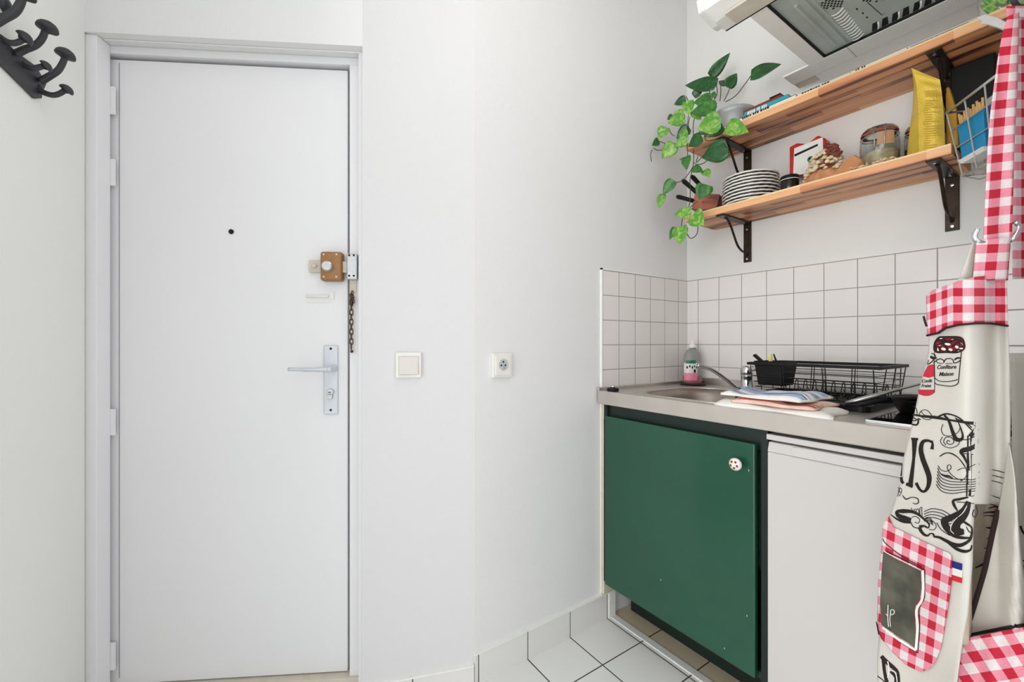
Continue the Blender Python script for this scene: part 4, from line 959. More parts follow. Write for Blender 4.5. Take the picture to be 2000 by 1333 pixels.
# ================================================================== RANGE HOOD
hz = 2.05
hd = thing('range_hood', 'white range hood with grey metal underside above the upper shelf', 'range hood', (.8, -.3, hz))
bm = nb(); box(bm, .568, 1.115, -.56, -.002, 2.095, 2.26); obj('housing', bm, 'hoodw', hd, bev=.003)
bm = nb(); box(bm, .487, 1.115, -.158, -.079, hz, hz+.006); obj('rear_rail', bm, 'hoodw', hd, bev=.001)
bm = nb(); box(bm, .555, 1.115, -.078, -.002, hz+.001, hz+.007); obj('wall_rail', bm, 'hoodw', hd, bev=.001)
bm = nb(); box(bm, .487, .553, -.078, -.03, hz+.003, hz+.008); obj('rail_end', bm, 'cream', hd, bev=.001)
bm = nb(); box(bm, .676, .6772, -.1585, -.078, hz-.0006, hz+.002); obj('rail_seam', bm, 'seam', hd)
bm = nb(); box(bm, .567, .613, -.56, -.158, hz, hz+.05); obj('side_panel', bm, 'hoodw', hd, bev=.0015)
bm = nb(); box(bm, .6132, .6172, -.548, -.16, hz+.001, hz+.03); box(bm, .615, 1.115, -.1625, -.1585, hz+.001, hz+.03); obj('panel_gap', bm, 'dark', hd)
PZ = hz+.008
bm = nb(); box(bm, .6175, 1.115, -.55, -.1625, PZ, hz+.05)
for x in (.676, .690): prism(bm, [(x, -.54, PZ+.001), (x+.002, -.54, PZ-.005), (x+.006, -.54, PZ-.005), (x+.008, -.54, PZ+.001)], (0, .36, 0))
prism(bm, [(.652, -.475, PZ+.001), (.655, -.475, PZ-.007), (.660, -.475, PZ-.007), (.663, -.475, PZ+.001)], (0, .275, 0))
pnl = obj('filter_panel', bm, 'hoodg', hd)
for cx, cy in ((.722, -.405), (.800, -.335)):
    bm = nb()
    for i in range(7):
        for j in range(-5, 6):
            if abs(i-3)+abs(j)*.55 > 3.6: continue
            x = cx+(i-3)*.0095+(j % 2)*.0047; y = cy+j*.0082
            lathe(bm, (x, y, PZ+.0002), [(.0031, 0), (.0031, .0010)], 10, (0, 0, -1))
    obj('perforation', bm, 'dark', pnl)
bm = nb()
for i in range(12):
    y = -.345+i*.0158; x = .700-i*.0004; tube(bm, smooth([(x-.003, y+.004, PZ+.001), (x+.006, y, PZ-.004), (x+.018, y-.003, PZ-.005), (x+.030, y-.006, PZ+.001)], 3), .0026, 6, flat=.8)
obj('lamp_louvres', bm, 'plate_white', pnl, smooth_=True)
bm = nb()
for i in range(16):
    x = .742+i*.0235; prism(bm, [(x, -.166, PZ+.0002), (x+.016, -.166, PZ+.0002), (x+.024, -.205, PZ+.0002), (x+.012, -.205, PZ+.0002)], (0, 0, -.0012))
obj('rear_slots', bm, 'dark', pnl)
for i in range(8):
    bm = nb(); x = .757+i*.047; tube(bm, smooth([(x, -.168, PZ-.001), (x+.007, -.186, PZ-.006), (x+.010, -.202, PZ-.001)], 3), .0026, 6); obj('slot_fin', bm, 'plate_white', pnl, smooth_=True)
bm = nb()
for x, y in ((.748, -.318), (.752, -.285), (.753, -.255)): box(bm, x, x+.003, y, y+.009, PZ-.0008, PZ+.0002)
tube(bm, [(.775, -.32, PZ), (.782, -.225, PZ), (.790, -.228, PZ)], .0009, 5); obj('fixings', bm, 'dark', pnl)
# front visor with moulded end cap
bm = nb(); prism(bm, [(.495, -.552, hz), (.495, -.61, hz-.0), (.495, -.66, hz+.016), (.495, -.665, hz+.05), (.495, -.552, hz+.05)], (.62, 0, 0)); vs_ = obj('visor', bm, 'hoodw', hd, bev=.002)
bm = nb(); prism(bm, [(.480, -.570, hz-.002), (.480, -.60, hz-.005), (.480, -.670, hz+.010), (.480, -.682, hz+.045), (.480, -.57, hz+.045)], (.020, 0, 0)); obj('end_cap', bm, 'plate_white', vs_, bev=.005, seg=3)
bm = nb(); box(bm, .535, 1.115, -.625, -.560, hz-.006, hz+.001); obj('glass_strip', bm, 'cream', vs_, bev=.001)
bm = nb(); box(bm, .498, 1.115, -.5525, -.549, hz-.001, hz+.02); obj('visor_gap', bm, 'dark', vs_)

# ================================================================== APRON
ap = thing('apron', 'cream apron with red gingham straps and pocket hanging at right', 'apron', at(1890, 670, .72)-Vector((0, 0, .35)))
DB = [(1700, .815), (1760, .765), (1820, .715), (1870, .675), (1893, .660), (1912, .675), (1935, .715), (1955, .715), (1968, .695), (1985, .70), (2060, .72)]
def Db(u, v):
    d = interp(u, DB); d = .25*interp(u-9, DB)+.5*d+.25*interp(u+9, DB)
    return d+.004*math.sin(v*.013)+.003*math.sin(v*.031+u*.02)
def T(u, v, off=0, D=Db):
    p = CAM+ray(u, v)*D(u, v)
    return p-ray(u, v).normalized()*off
def strip(bm, Lf, Rt, D=Db, n=40, m=10, off=0, uvf=None, bow=0):
    """sheet between a left and a right outline (lists of photo points with the same count); real depth D"""
    uvl = bm.loops.layers.uv.verify(); uvl.name if False else None; G = []
    for i in range(n+1):
        a = i/n; l = interp2(Lf, a); r = interp2(Rt, a); row = []
        for k in range(m+1):
            b = k/m; u = lerp(l[0], r[0], b); v = lerp(l[1], r[1], b)-bow*math.sin(PI*b); row.append((bm.verts.new(T(u, v, off, D)), (u, v)))
        G.append(row)
    for A, B in zip(G, G[1:]):
        for k in range(m):
            q = [A[k], A[k+1], B[k+1], B[k]]; f_ = face(bm, [x[0] for x in q])
            if f_ and uvf:
                for lp, x in zip(f_.loops, q): lp[uvl].uv = uvf(*x[1])
def res(P, n):                                           # resample an outline by length
    Ls = [0]
    for a, b in zip(P, P[1:]): Ls.append(Ls[-1]+math.hypot(b[0]-a[0], b[1]-a[1]))
    out = []
    for i in range(n):
        s = Ls[-1]*i/(n-1)
        for k in range(len(P)-1):
            if s <= Ls[k+1]+1e-9: f_ = (s-Ls[k])/max(1e-9, Ls[k+1]-Ls[k]); out.append((lerp(P[k][0], P[k+1][0], f_), lerp(P[k][1], P[k+1][1], f_))); break
    return out
def byv(P, vs):                                          # outline sampled at heights
    return [(interp(v, [(p[1], p[0]) for p in P]), v) for v in vs]
def affuv(o, a, b):
    det = a[0]*b[1]-a[1]*b[0]
    return lambda u, v: (((u-o[0])*b[1]-(v-o[1])*b[0])/det, (a[0]*(v-o[1])-a[1]*(u-o[0]))/det)
def gobj(name, bm, m='ging', sol=.0012):
    for l in bm.loops.layers.uv: pass
    o = obj(name, bm, m, ap, smooth_=True, sol=sol)
    if o.data.uv_layers: o.data.uv_layers[0].name = 'uv'
    return o
# body
bodyL = [(1872, 545), (1850, 575), (1815, 640), (1814, 690), (1806, 720), (1796, 760), (1786, 810), (1776, 850), (1764, 899), (1760, 940), (1750, 970), (1738, 1006), (1724, 1030), (1721, 1075), (1715, 1140), (1713, 1212), (1717, 1245), (1713, 1290), (1714, 1345)]
bodyR = [(1966, 540), (1968, 640), (1971, 700), (1974, 800), (1973, 860), (1967, 920), (1953, 985)]
vs_ = [545+(985-545)*i/44 for i in range(45)]
ridge = [(1893, 545), (1895, 800), (1903, 985)]
bm = nb(); strip(bm, byv(bodyL, vs_), byv(ridge, vs_), n=60, m=24); strip(bm, byv(ridge, vs_), byv(bodyR, vs_), n=60, m=14)
vs2 = [985+(1345-985)*i/30 for i in range(31)]
lowR = [(1903, 985), (1900, 1040), (1899, 1100), (1895, 1140), (1890, 1200), (1880, 1250), (1867, 1345)]
strip(bm, byv(bodyL, vs2), byv(lowR, vs2), n=46, m=24)
bmesh.ops.remove_doubles(bm, verts=bm.verts[:], dist=.00012)
gobj('body_panel', bm, 'cloth')
# inside of the apron behind the fold, its shade painted into the colour
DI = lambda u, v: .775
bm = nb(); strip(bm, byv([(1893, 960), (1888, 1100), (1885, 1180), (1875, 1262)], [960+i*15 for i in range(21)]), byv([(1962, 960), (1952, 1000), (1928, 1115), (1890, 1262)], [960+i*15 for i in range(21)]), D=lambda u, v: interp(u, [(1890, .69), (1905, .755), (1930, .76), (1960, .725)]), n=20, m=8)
gobj('inner_fold', bm, 'clothshade')
# turned-up flap showing the plain back
DFp = lambda u, v: interp(u, [(1870, .745), (1950, .70), (1985, .665), (2010, .69), (2050, .74)])+.008*math.sin(v*.01)
flL = [(1970, 865), (1962, 930), (1951, 990), (1940, 1040), (1926, 1110), (1905, 1180), (1884, 1246)]
flR = [(1971, 866), (1981, 925), (1986, 985), (1990, 1040), (1998, 1110), (2012, 1165), (2045, 1218)]
bm = nb(); strip(bm, res(flL, 30), res(flR, 30), D=DFp, n=40, m=14, bow=-2); gobj('turned_flap', bm, 'cloth')
bm = nb(); tube(bm, [T(u, v, .001, DFp) for u, v in res([(1949, 996), (1938, 1045), (1924, 1112), (1904, 1180), (1884, 1243), (1886, 1250)], 24)], .0036, 6); 
tube(bm, [T(u, v, .001, DFp) for u, v in res([(1884, 1247), (1900, 1240), (1950, 1230), (2000, 1221), (2045, 1212)], 20)], .0026, 6); gobj('hem', bm, 'hem', sol=0)
bm = nb(); D2 = lambda u, v: interp(u, [(1860, .72), (1900, .69), (2000, .66), (2050, .68)])+.004*math.sin(u*.08)
strip(bm, res([(1884, 1249), (1874, 1280), (1868, 1310), (1870, 1345)], 12), res([(2045, 1216), (2045, 1260), (2045, 1300), (2045, 1345)], 12), D=D2, n=16, m=24, uvf=affuv((1905, 1283), (42, -7), (26, 40))); gobj('gingham_hem_band', bm)
# sheet further right, behind
D3 = lambda u, v: .745
bm = nb(); strip(bm, byv([(1972, 690), (1976, 800), (1978, 900), (1986, 1000), (1994, 1100), (2002, 1180), (2010, 1240)], [690+i*25 for i in range(23)]), [(2060, 690+i*25) for i in range(23)], D=D3, n=24, m=8); gobj('back_panel', bm, 'cloth')
# neck straps
sU = affuv((1966, 31), (-2.2+44, -5), (-3.6, 35))
def Ds(u, v): return .700+.010*math.sin(v*.012)+.003*math.sin((u-1940)*.12)
st0 = [(1968, 32), (1957, 70), (1950, 110), (1943, 160), (1935, 220), (1930, 280), (1927, 340), (1924, 400), (1921, 470)]
st1 = [(1990, 22), (1989, 70), (1988, 110), (1987, 160), (1984, 220), (1981, 280), (1979, 340), (1978, 400), (1976, 470)]
bm = nb(); strip(bm, byv(st0, [32+i*(438/40) for i in range(41)]), byv(st1, [24+i*(446/40) for i in range(41)]), D=Ds, n=60, m=8, uvf=lambda u, v: ((u-interp(v, [(31, 1968), (240, 1951), (440, 1938)]))/44, (v-(31+0*u)+(u-1960)*.12)/34.6)); s1_ = gobj('neck_strap', bm)
Dt = lambda u, v: .745+.008*math.sin(v*.01)
bm = nb(); strip(bm, [(1978, 14+i*28) for i in range(20)], [(2040, 10+i*28) for i in range(20)], D=Dt, n=40, m=8, uvf=lambda u, v: ((u-2005)/44, (v-48)/34.6)); gobj('neck_strap', bm)
bm = nb(); strip(bm, byv([(1966, 34), (1975, 20), (1990, 12)], [12+i for i in range(23)]), [(2010, 12+i) for i in range(23)], D=lambda u, v: .71, n=6, m=4, uvf=lambda u, v: ((u-1972)/40, (v-8)/34.6)); gobj('strap_fold', bm)
# ring
rc = T(1946, 466, .004, Ds); bm = nb(); ring = [(1909, 448), (1903, 462), (1911, 472), (1935, 474), (1965, 472), (1979, 466), (1988, 452), (1989, 440), (1983, 434)]
tube(bm, smooth([T(u, v, .006 if i not in (3, 4) else -.004, Ds) for i, (u, v) in enumerate(ring)], 5), .0036, 10); gobj('strap_ring', bm, 'chrome', sol=0)
bm = nb(); strip(bm, [(1908, 470), (1905, 495), (1903, 520), (1900, 548)], [(1974, 463), (1972, 490), (1970, 515), (1968, 548)], D=lambda u, v: .690, n=12, m=8, uvf=lambda u, v: ((u-1938+(v-485)*.1)/44, (v-486+(u-1938)*.04)/34.0)); gobj('strap_loop', bm)
bm = nb(); strip(bm, [(1901, 468), (1890, 500), (1872, 550)], [(1909, 470), (1906, 510), (1905, 550)], D=lambda u, v: .70, n=6, m=3); gobj('bib_corner', bm, 'cloth')
# gingham bib top with a folded left end
Dbb = lambda u, v: Db(u, v)-.008
colu = lambda u: interp(u, [(1800, -1.9), (1824, -.98), (1845, -.02), (1862, .75), (1870, 1.0), (1912, 2), (1953, 3), (1975, 3.5)])
top = [(1809, 577), (1822, 567), (1845, 559), (1870, 550), (1905, 541), (1935, 538), (1966, 541)]
bot = [(1811, 656), (1832, 651), (1847, 641), (1872, 635), (1905, 632), (1935, 632), (1968, 637)]
lf = [(1809, 577), (1806, 600), (1803, 622), (1811, 656)]
bm = nb(); strip(bm, res(top, 30), res(bot, 30), D=Dbb, n=36, m=10, uvf=lambda u, v: (colu(u), (v-(571 if u > 1860 else 571+(1860-u)*.32)+(.0)*(u-1912))/32.0)); gobj('gingham_bib', bm)
bm = nb(); tube(bm, [T(u, v, .001, Dbb) for u, v in res([(1810, 656), (1832, 651), (1835, 650)], 6)], .0018, 6); tube(bm, [T(u, v, .001, Dbb) for u, v in res(bot[1:], 24)], .0018, 6); tube(bm, [T(u, v, .0012, Dbb) for u, v in res([(1804, 618), (1807, 630), (1810, 638)], 5)], .0016, 6); gobj('bib_hem', bm, 'hem', sol=0)
# pocket
Dp = lambda u, v: Db(u, v)-.0035
pkT = [(1725, 1028), (1735, 1014), (1744, 1030), (1770, 1042), (1800, 1057), (1830, 1071), (1850, 1080), (1858, 1086)]
def pk_l(v): return interp(v, [(1010, 1734), (1028, 1725), (1075, 1721), (1140, 1715), (1212, 1714), (1245, 1719), (1272, 1741), (1300, 1770), (1313, 1797)])
def pk_r(v): return interp(v, [(1010, 1736), (1030, 1744), (1042, 1770), (1057, 1800), (1071, 1830), (1082, 1856), (1090, 1859), (1130, 1858), (1180, 1852), (1225, 1845), (1265, 1838), (1295, 1826), (1308, 1814), (1313, 1799)])
vv = [1010+303*i/60 for i in range(61)]
bm = nb(); strip(bm, [(pk_l(v), v) for v in vv], [(pk_r(v), v) for v in vv], D=Dp, n=60, m=22, uvf=affuv((1830, 1124), (31, 14.5), (-3.2, 32.5))); gobj('pocket', bm)

# printed artwork: flat strokes lying on the cloth
def ribbon(bm, pts, w, D=Db, off=.0016, sm=5, taper=False):
    P = [Vector((p[0], p[1], 0)) for p in pts]; Q = smooth(P, sm) if sm else P; n = len(Q); L_ = []; R_ = []
    for i in range(n):
        t_ = (Q[min(i+1, n-1)]-Q[max(i-1, 0)]); t_ = t_.normalized() if t_.length > 1e-6 else Vector((1, 0, 0)); nn = Vector((-t_.y, t_.x, 0))
        ww = interp(i/(n-1), [(k/(len(w)-1), x) for k, x in enumerate(w)]) if isinstance(w, (list, tuple)) else w
        a, b = Q[i]+nn*ww/2, Q[i]-nn*ww/2; L_.append(bm.verts.new(T(a.x, a.y, off, D))); R_.append(bm.verts.new(T(b.x, b.y, off, D)))
    for i in range(n-1): face(bm, [L_[i], L_[i+1], R_[i+1], R_[i]])
def fillpoly(bm, pts, D=Db, off=.0014, cut=10):
    # fan from rows: clip a fine grid of rows against the outline
    vmin = min(p[1] for p in pts); vmax = max(p[1] for p in pts); n = max(3, int((vmax-vmin)/2.5)); prev = None
    for i in range(n+1):
        v = lerp(vmin+.01, vmax-.01, i/n); xs = []
        for a, b in zip(pts, pts[1:]+pts[:1]):
            if (a[1]-v)*(b[1]-v) < 0: xs.append(lerp(a[0], b[0], (v-a[1])/(b[1]-a[1])))
        if len(xs) < 2: prev = None; continue
        l, r = min(xs), max(xs); row = [bm.verts.new(T(lerp(l, r, k/8), v, off, D)) for k in range(9)]
        if prev:
            for k in range(8): face(bm, [prev[k], prev[k+1], row[k+1], row[k]])
        prev = row
def z3(x, y): return (1700+x*.1875, 850+y*.1875)          # from a magnified crop
def z2(x, y): return (1700+x*.225, 620+y*.225)
def z5(x, y): return (1780+x*.1125, 640+y*.1125)
ink = nb()
def K(z, pts, w, **k): ribbon(ink, [z(*p) for p in pts], [x*1.2 for x in w] if isinstance(w, list) else w*1.2, **k)
# big letters: end of the R, I, S
K(z3, [(322, 440), (325, 480), (345, 505)], 4.5); K(z3, [(318, 430), (330, 300)], [2, .5])
K(z3, [(460, 45), (450, 250), (415, 530)], [9.5, 4.5, 8], sm=8); K(z3, [(425, 40), (497, 45)], 3.5, sm=0); K(z3, [(372, 510), (440, 540)], 5, sm=0)
K(z3, [(640, 150), (645, 85), (600, 60), (545, 75), (525, 150), (545, 250), (590, 370), (612, 450), (600, 540), (560, 590), (515, 570), (475, 500)], [6, 3, 4, 6, 7.5, 8, 8.5, 8, 6, 4, 4, 5], sm=6); K(z3, [(620, 75), (652, 68)], 3, sm=0)
# thick framed ornament
K(z2, [(365, 845), (450, 860), (560, 870), (700, 895), (830, 915), (905, 925), (925, 960), (895, 1000), (865, 1040), (860, 1080)], [2, 3.5, 5, 3, 4, 6, 7.5, 7, 7, 7], sm=4)
K(z2, [(580, 870), (650, 840), (730, 855), (790, 890), (860, 960), (885, 985)], [3, 2.5, 2, 2, 2, 1.5]); K(z2, [(640, 850), (680, 900), (715, 1000), (745, 1060), (790, 1060), (800, 1020), (770, 930), (735, 870)], [3, 4, 5.5, 7, 5, 3, 1.5, 1])
K(z2, [(740, 880), (800, 905), (850, 930), (880, 960)], 1.5); K(z2, [(905, 1000), (925, 1060), (915, 1110), (870, 1140), (810, 1155), (785, 1170), (810, 1210), (850, 1290)], [3, 4, 6, 7.5, 8, 5, 4, 2.5])
K(z2, [(858, 1030), (858, 1150), (855, 1333)], 6.5, sm=0); K(z2, [(760, 1060), (830, 1065), (880, 1050), (910, 1030)], 1.3); K(z2, [(800, 1185), (935, 1195)], 1.2)
K(z2, [(630, 930), (615, 980), (640, 1025), (700, 1030), (760, 1000), (780, 950)], 1.0); K(z2, [(625, 1040), (608, 1080), (640, 1120), (700, 1135), (760, 1110), (775, 1075)], 1.0); K(z2, [(690, 1080), (670, 1070), (665, 1095), (700, 1105), (725, 1080), (700, 1045), (655, 1045), (635, 1080), (655, 1110)], 1.1)
K(z2, [(370, 770), (400, 800), (405, 850)], 1.0); K(z2, [(420, 850), (440, 815), (480, 805), (515, 830), (535, 870), (505, 890), (460, 880), (430, 850)], 1.0); K(z2, [(440, 820), (470, 850), (500, 855), (520, 870)], .9)
K(z2, [(365, 870), (395, 885), (390, 900), (360, 895)], 1.5); K(z2, [(410, 880), (415, 910), (400, 935), (360, 930)], 2.6); K(z2, [(415, 880), (435, 890)], 1.6); K(z2, [(600, 1210), (650, 1180), (710, 1185), (770, 1230), (820, 1300)], 1.2)
# stem, waves and scrolls
K(z3, [(1032, 200), (1028, 450), (1022, 640)], [8, 8.5, 8], sm=4); K(z3, [(725, 225), (790, 190), (860, 205), (930, 255), (985, 330), (1005, 400), (985, 450), (940, 480)], 1.0)
K(z3, [(1025, 340), (1120, 300), (1165, 350), (1190, 420), (1170, 520), (1110, 610), (1050, 645)], 1.0); K(z3, [(905, 370), (950, 350), (1000, 345)], 1.0)
for k in range(6):
    y = 345+k*34; K(z3, [(700-k*3, y), (740, y+70), (840, y+110-k*3), (980, y+120-k*8), (1080, y+120-k*10), (1115, y+85-k*6)], 1.2)
for k in range(3): K(z3, [(1120, 395+k*62), (1180, 362+k*55), (1280, 365+k*58), (1410, 398+k*60)], 1.2)
K(z3, [(1170, 583), (1260, 630), (1360, 665)], 1.2); K(z3, [(1115, 650), (1180, 700), (1300, 735)], 1.4)
K(z3, [(705, 320), (735, 365), (790, 380), (835, 355), (835, 320), (810, 315), (800, 345), (830, 400), (890, 450), (960, 475)], 1.1); K(z3, [(735, 405), (770, 425), (815, 430), (860, 455)], [1, 3.2, 3.2, .6])
K(z3, [(1020, 650), (930, 670), (865, 685), (870, 730), (905, 790)], [2.5, 4, 4, 4.5, 2]); K(z3, [(1010, 690), (960, 780), (880, 840), (800, 880), (770, 900), (790, 960), (840, 1020), (900, 1060), (980, 1075), (1060, 1070)], [3, 6, 9, 11, 12, 11, 9, 6, 4, 2])
K(z3, [(1035, 700), (1010, 800), (960, 870), (900, 920), (890, 980), (930, 1010), (975, 1010)], [4, 7, 11, 14, 15, 12, 8]); K(z3, [(900, 700), (980, 705), (1080, 718)], 1.2)
K(z3, [(960, 900), (1010, 930), (1055, 970), (1050, 1060), (1020, 1110), (940, 1150), (860, 1140), (780, 1100), (720, 1070), (660, 1060)], [3, 4, 3, 4, 4.5, 6, 6, 5, 4, 3]); K(z3, [(820, 1130), (900, 1190), (980, 1215), (1040, 1200), (1058, 1150)], [4, 5, 5, 3, 2])
K(z3, [(1000, 960), (1030, 1010), (1070, 1025)], 1.6)
K(z3, [(660, 1060), (655, 1035), (620, 1030), (600, 1050), (560, 1040), (525, 1000), (510, 960)], [3, 2.5, 2, 3, 4, 5, 5]); K(z3, [(510, 960), (560, 950), (600, 970), (610, 930), (560, 880), (500, 830), (430, 800), (340, 795), (275, 800), (290, 840), (350, 870), (420, 895)], [6, 3, 2, 2.5, 3, 4, 5, 7, 4, 7, 9, 9], sm=5)
K(z3, [(210, 830), (280, 880), (350, 905), (420, 905)], [1, 3, 4.5, 6]); K(z3, [(430, 860), (470, 850), (510, 880), (500, 920), (460, 910)], 1.0); K(z3, [(420, 910), (450, 960), (510, 975)], 1.4)
for k in range(4): K(z3, [(560, 800+k*26), (640, 770+k*30), (740, 785+k*34), (800, 815+k*36), (850, 850+k*25)], 1.2)
for k in range(3): K(z3, [(555, 880+k*6), (600, 860+k*16), (640, 890+k*12), (650-k*18, 945-k*12)], 1.1)
K(z3, [(560, 900), (650, 900), (685, 950), (660, 990), (610, 985)], 1.1); K(z3, [(690, 915), (730, 980), (780, 1020), (830, 1050)], 1.2)
K(z3, [(335, 630), (370, 670), (430, 650), (490, 665), (500, 705), (470, 720), (440, 710)], [1, 2, 1.2, 1.6, 1.6, 1.4, .8])
K(z3, [(285, 550), (298, 560), (285, 640)], .9); K(z3, [(318, 600), (300, 590), (305, 555), (325, 565), (320, 605), (300, 640)], .9)
K(z3, [(425, 760), (440, 790), (470, 770)], .9); K(z3, [(480, 830), (475, 790), (495, 770), (505, 800), (500, 840)], .9); K(z3, [(515, 830), (515, 770), (535, 755), (535, 800), (540, 840)], .9)
K(z3, [(1100, 740), (1115, 800), (1090, 860), (1065, 830), (1080, 780)], 1.0, off=.003)
# the jam jar drawing
K(z5, [(400, 400), (395, 330), (420, 240), (480, 175), (560, 165), (800, 165), (880, 195), (910, 250), (925, 340), (880, 400), (770, 435), (600, 430), (480, 435), (420, 420), (400, 400)], 2.6)
K(z5, [(400, 425), (395, 640), (400, 900)], .7); K(z5, [(870, 400), (850, 600), (820, 900), (800, 980), (700, 1020), (560, 1010), (450, 990), (400, 960)], 1.3); K(z5, [(410, 880), (480, 930), (620, 940), (760, 920), (800, 900)], 1.2)
K(z5, [(430, 570), (500, 545), (560, 575), (560, 620)], 1.5); K(z5, [(565, 600), (600, 550), (680, 540), (725, 570), (730, 620)], 1.4); K(z5, [(590, 630), (710, 628)], .9); K(z5, [(750, 560), (800, 530), (850, 535)], 2.6); K(z5, [(740, 620), (800, 605), (850, 570)], 1.4); K(z5, [(430, 570), (450, 610), (540, 630)], 1.0)
for (x0, y0, x1, y1) in ((430, 230, 560, 200), (560, 200, 620, 240), (450, 300, 560, 260), (540, 260, 640, 380), (640, 240, 800, 200), (700, 330, 800, 250), (800, 250, 880, 300), (600, 340, 640, 420), (820, 330, 900, 330), (420, 300, 440, 400), (700, 430, 830, 380), (480, 330, 500, 420), (740, 180, 880, 240), (500, 230, 700, 260)): K(z5, [(x0, y0), ((x0+x1)/2, (y0+y1)/2+8), (x1, y1)], [2.2, 3, 1.8], sm=3)
# drawn bottle neck
K(z5, [(345, 450), (400, 470), (420, 520), (390, 560)], 1.4); K(z5, [(330, 500), (370, 530), (440, 530)], [3, 4.5, 2]); K(z5, [(410, 540), (350, 600), (290, 640)], 1.6); K(z5, [(430, 580), (380, 620)], 1.4); K(z5, [(400, 640), (405, 900), (400, 1130)], .9); K(z5, [(300, 560), (270, 650)], .9)
# chalkboard outline, mini print below pocket, line down the other side
def z4(x, y): return (1680+x*.25, 1000+y*.25)
K(z4, [(175, 210), (200, 250), (300, 330), (380, 380), (480, 430)], 1.2, D=Dp); K(z4, [(200, 310), (330, 370), (505, 455)], 1.5, D=Dp); K(z4, [(505, 455), (503, 600), (500, 680), (460, 760), (465, 900), (450, 1105)], 1.3, D=Dp); K(z4, [(450, 1105), (300, 1010), (180, 910)], 1.2, D=Dp)
K(z4, [(165, 1130), (200, 1170), (260, 1220), (295, 1260), (305, 1340)], [6, 7, 6, 4, 3]); K(z4, [(180, 1140), (190, 1250), (210, 1340)], [6, 5, 6]); K(z4, [(135, 1285), (180, 1320), (200, 1345)], 1.4); K(z4, [(235, 1250), (280, 1290), (285, 1345)], [3, 7, 8])
K(z4, [(145, 560), (150, 680)], 1.0); K(z4, [(125, 860), (150, 960)], [1, 4])
# lettering of the two drawn labels
def text_mesh(bm, s, o, ex, ey, D=Db, off=.0018):
    cu = bpy.data.curves.new('t', 'FONT'); cu.body = s; cu.size = 1; cu.align_x = 'CENTER'; cu.offset = .012; ob = bpy.data.objects.new('t', cu); COL.objects.link(ob)
    me = bpy.data.meshes.new_from_object(ob.evaluated_get(bpy.context.evaluated_depsgraph_get()))
    vs = [bm.verts.new(T(o[0]+ex[0]*v.co.x+ey[0]*v.co.y, o[1]+ex[1]*v.co.x+ey[1]*v.co.y, off, D)) for v in me.vertices]
    for p in me.polygons: face(bm, [vs[i] for i in p.vertices])
    bpy.data.objects.remove(ob); bpy.data.curves.remove(cu); bpy.data.meshes.remove(me)
text_mesh(ink, 'Confiture', z5(605, 718), (9.6, -.2), (3.2, -11)); text_mesh(ink, 'Maison', z5(600, 840), (9.8, -.3), (3.2, -11))
text_mesh(ink, 'Confit', z5(265, 955), (8.0, -.2), (2.0, -9)); text_mesh(ink, 'Fraise', z5(255, 1038), (8.0, -.2), (2.0, -9))
po = obj('black_print', ink, 'printink', ap, sol=.0003)
rd = nb(); fillpoly(rd, [z5(*p) for p in [(400, 400), (395, 330), (420, 240), (480, 175), (560, 165), (800, 165), (880, 195), (910, 250), (925, 340), (880, 400), (770, 435), (600, 430), (480, 435)]], off=.0009)
obj('dark_red_print', rd, 'printdred', ap, sol=.0003)
wh = nb()
for x, y, a, b in ((480, 300, 30, 22), (460, 385, 26, 26), (560, 375, 45, 28), (630, 290, 55, 26), (680, 385, 36, 26), (790, 340, 34, 30), (860, 290, 30, 22), (870, 365, 40, 16), (740, 215, 50, 12), (520, 195, 30, 12), (820, 410, 26, 14)):
    fillpoly(wh, [z5(x+a*math.cos(t_), y+b*math.sin(t_+.3)) for t_ in [k*PI/5 for k in range(10)]], off=.0013)
obj('lid_check_print', wh, 'printwhite', ap, sol=.0003); wh = nb()
rd = nb(); fillpoly(rd, [z5(*p) for p in [(285, 660), (400, 635), (400, 855), (300, 875), (195, 870), (225, 780)]], off=.0009); fillpoly(rd, [z5(*p) for p in [(118, 1080), (240, 1110), (400, 1080), (400, 1150), (300, 1190), (220, 1190), (125, 1160)]], off=.0009)
obj('red_print', rd, 'printred', ap, sol=.0003)
ck = nb(); fillpoly(ck, [z4(*p) for p in [(180, 310), (230, 345), (475, 465), (478, 600), (468, 670), (432, 740), (425, 830), (435, 920), (425, 1060), (300, 980), (165, 885), (155, 700), (165, 500)]], D=Dp, off=.0014); obj('chalkboard_print', ck, 'chalk', ap, sol=.0003)
def Kw(pts, w): ribbon(wh, [z4(*p) for p in pts], w, D=Dp, off=.0020)
Kw([(488, 460), (492, 600), (482, 690), (440, 770), (448, 900), (436, 1080)], 5.0); Kw([(436, 1085), (300, 1000), (175, 905)], 4.2); Kw([(182, 305), (240, 340), (475, 458)], 1.4); Kw([(218, 730), (216, 830), (222, 900)], 1.4); Kw([(240, 770), (232, 840), (238, 900)], 1.1); Kw([(238, 800), (240, 770), (262, 770), (265, 795), (240, 808)], 1.3); Kw([(200, 800), (214, 815)], 1.0)
obj('pocket_frame_print', wh, 'printwhite', ap, sol=.0003); wh = nb()
ribbon(wh, [z3(905, 860), z3(855, 920), z3(835, 990), z3(870, 1030)], 1.1, off=.0026)
ribbon(wh, [z3(1005, 740), z3(970, 800), z3(925, 850)], 1.0, off=.0026)
obj('stem_highlight_print', wh, 'printwhite', ap, sol=.0003); wh = nb()
ribbon(wh, [z4(215, 1170), z4(225, 1230), z4(215, 1300)], 2.0, off=.0026); ribbon(wh, [z4(225, 1235), z4(275, 1262), z4(290, 1340)], 1.6, off=.003)
obj('lower_white_print', wh, 'printwhite', ap, sol=.0003)
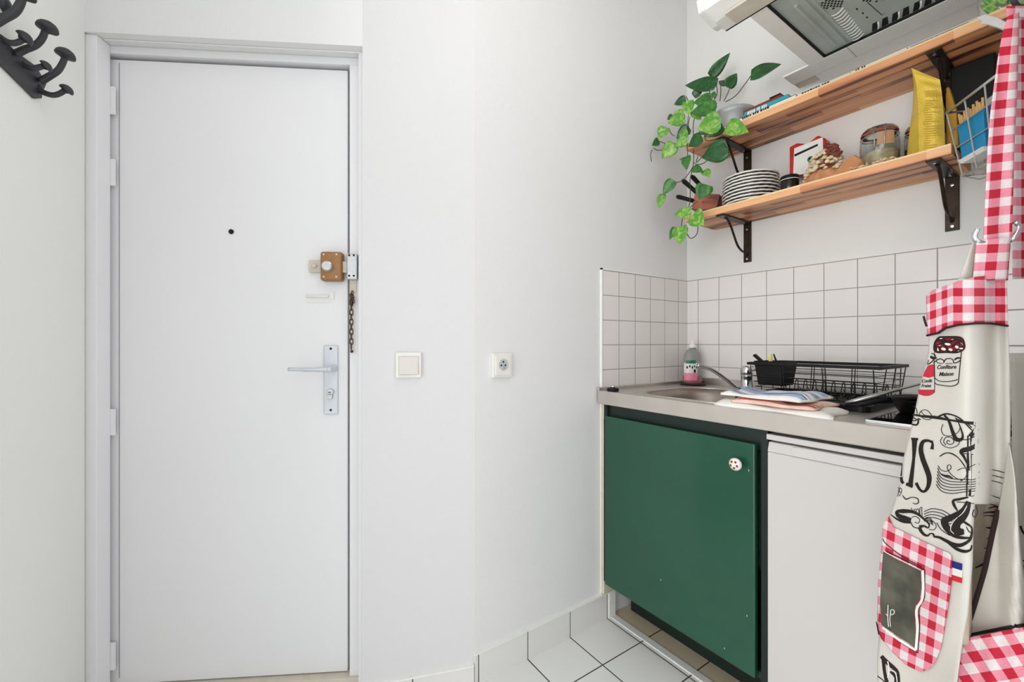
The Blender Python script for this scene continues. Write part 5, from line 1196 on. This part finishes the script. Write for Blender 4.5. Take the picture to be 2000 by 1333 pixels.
# dark print seen on the back panel at the frame edge
bk = nb(); ribbon(bk, [(1993, 1028), (1998, 1040), (2010, 1052)], 4, D=D3); ribbon(bk, [(1987, 1096), (2020, 1096)], 2.5, D=D3, sm=0); ribbon(bk, [(1998, 1105), (1998, 1140), (2004, 1180)], [9, 11, 5], D=D3); obj('back_print', bk, 'printink', ap, sol=.0003)
sk = nb(); Di = lambda u, v: interp(u, [(1890, .685), (1905, .748), (1930, .752), (1960, .717)])
for pl_, w_ in (([(1920, 1003), (1934, 1001), (1950, 1002)], [1, 3, 7]), ([(1921, 1008), (1936, 1008), (1948, 1010)], [1, 2, 6]), ([(1930, 994), (1946, 990), (1950, 996)], [1, 4, 6]), ([(1925, 1031), (1934, 1032), (1944, 1032)], [1, 4, 5]), ([(1927, 1053), (1938, 1052)], [1, 3]), ([(1922, 1072), (1934, 1070)], [1, 3]), ([(1905, 1110), (1918, 1104), (1928, 1100)], [2, 4, 4])):
    ribbon(sk, pl_, w_, D=Di)
obj('skyline_print', sk, 'printink', ap, sol=.0003)
# tricolour tag
tgp = lambda u, v, o=.003: T(u, v, o)
for m_, (q0, q1) in (('navy', (1096, 1109)), ('printwhite', (1109, 1123)), ('tagred', (1123, 1134))):
    bm = nb(); vv_ = [bm.verts.new(tgp(u, v)) for u, v in ((1859, q0), (1879, q0+6), (1878, q1+6), (1859, q1))]; face(bm, vv_); obj('tag', bm, m_, ap, sol=.0008)
# hook the apron hangs from
hk = nb(); hp0 = T(1992, 18, 0, lambda u, v: .72); e0 = Vector((1.135, -.80, hp0.z+.03))
tube(hk, smooth([e0, e0+Vector((0, -.03, 0)), hp0+Vector((.01, .02, .015)), hp0+Vector((0, .0, .004)), hp0+Vector((-.004, -.02, .006)), hp0+Vector((-.006, -.03, .022))], 5), .004, 8)
lathe(hk, e0, [(.018, 0), (.018, -.004), (.015, -.006)], 16, (0, 1, 0)); obj('wall_hook', hk, 'iron', label='dark metal hook on wall end holding the apron straps', cat='hook', smooth_=True)
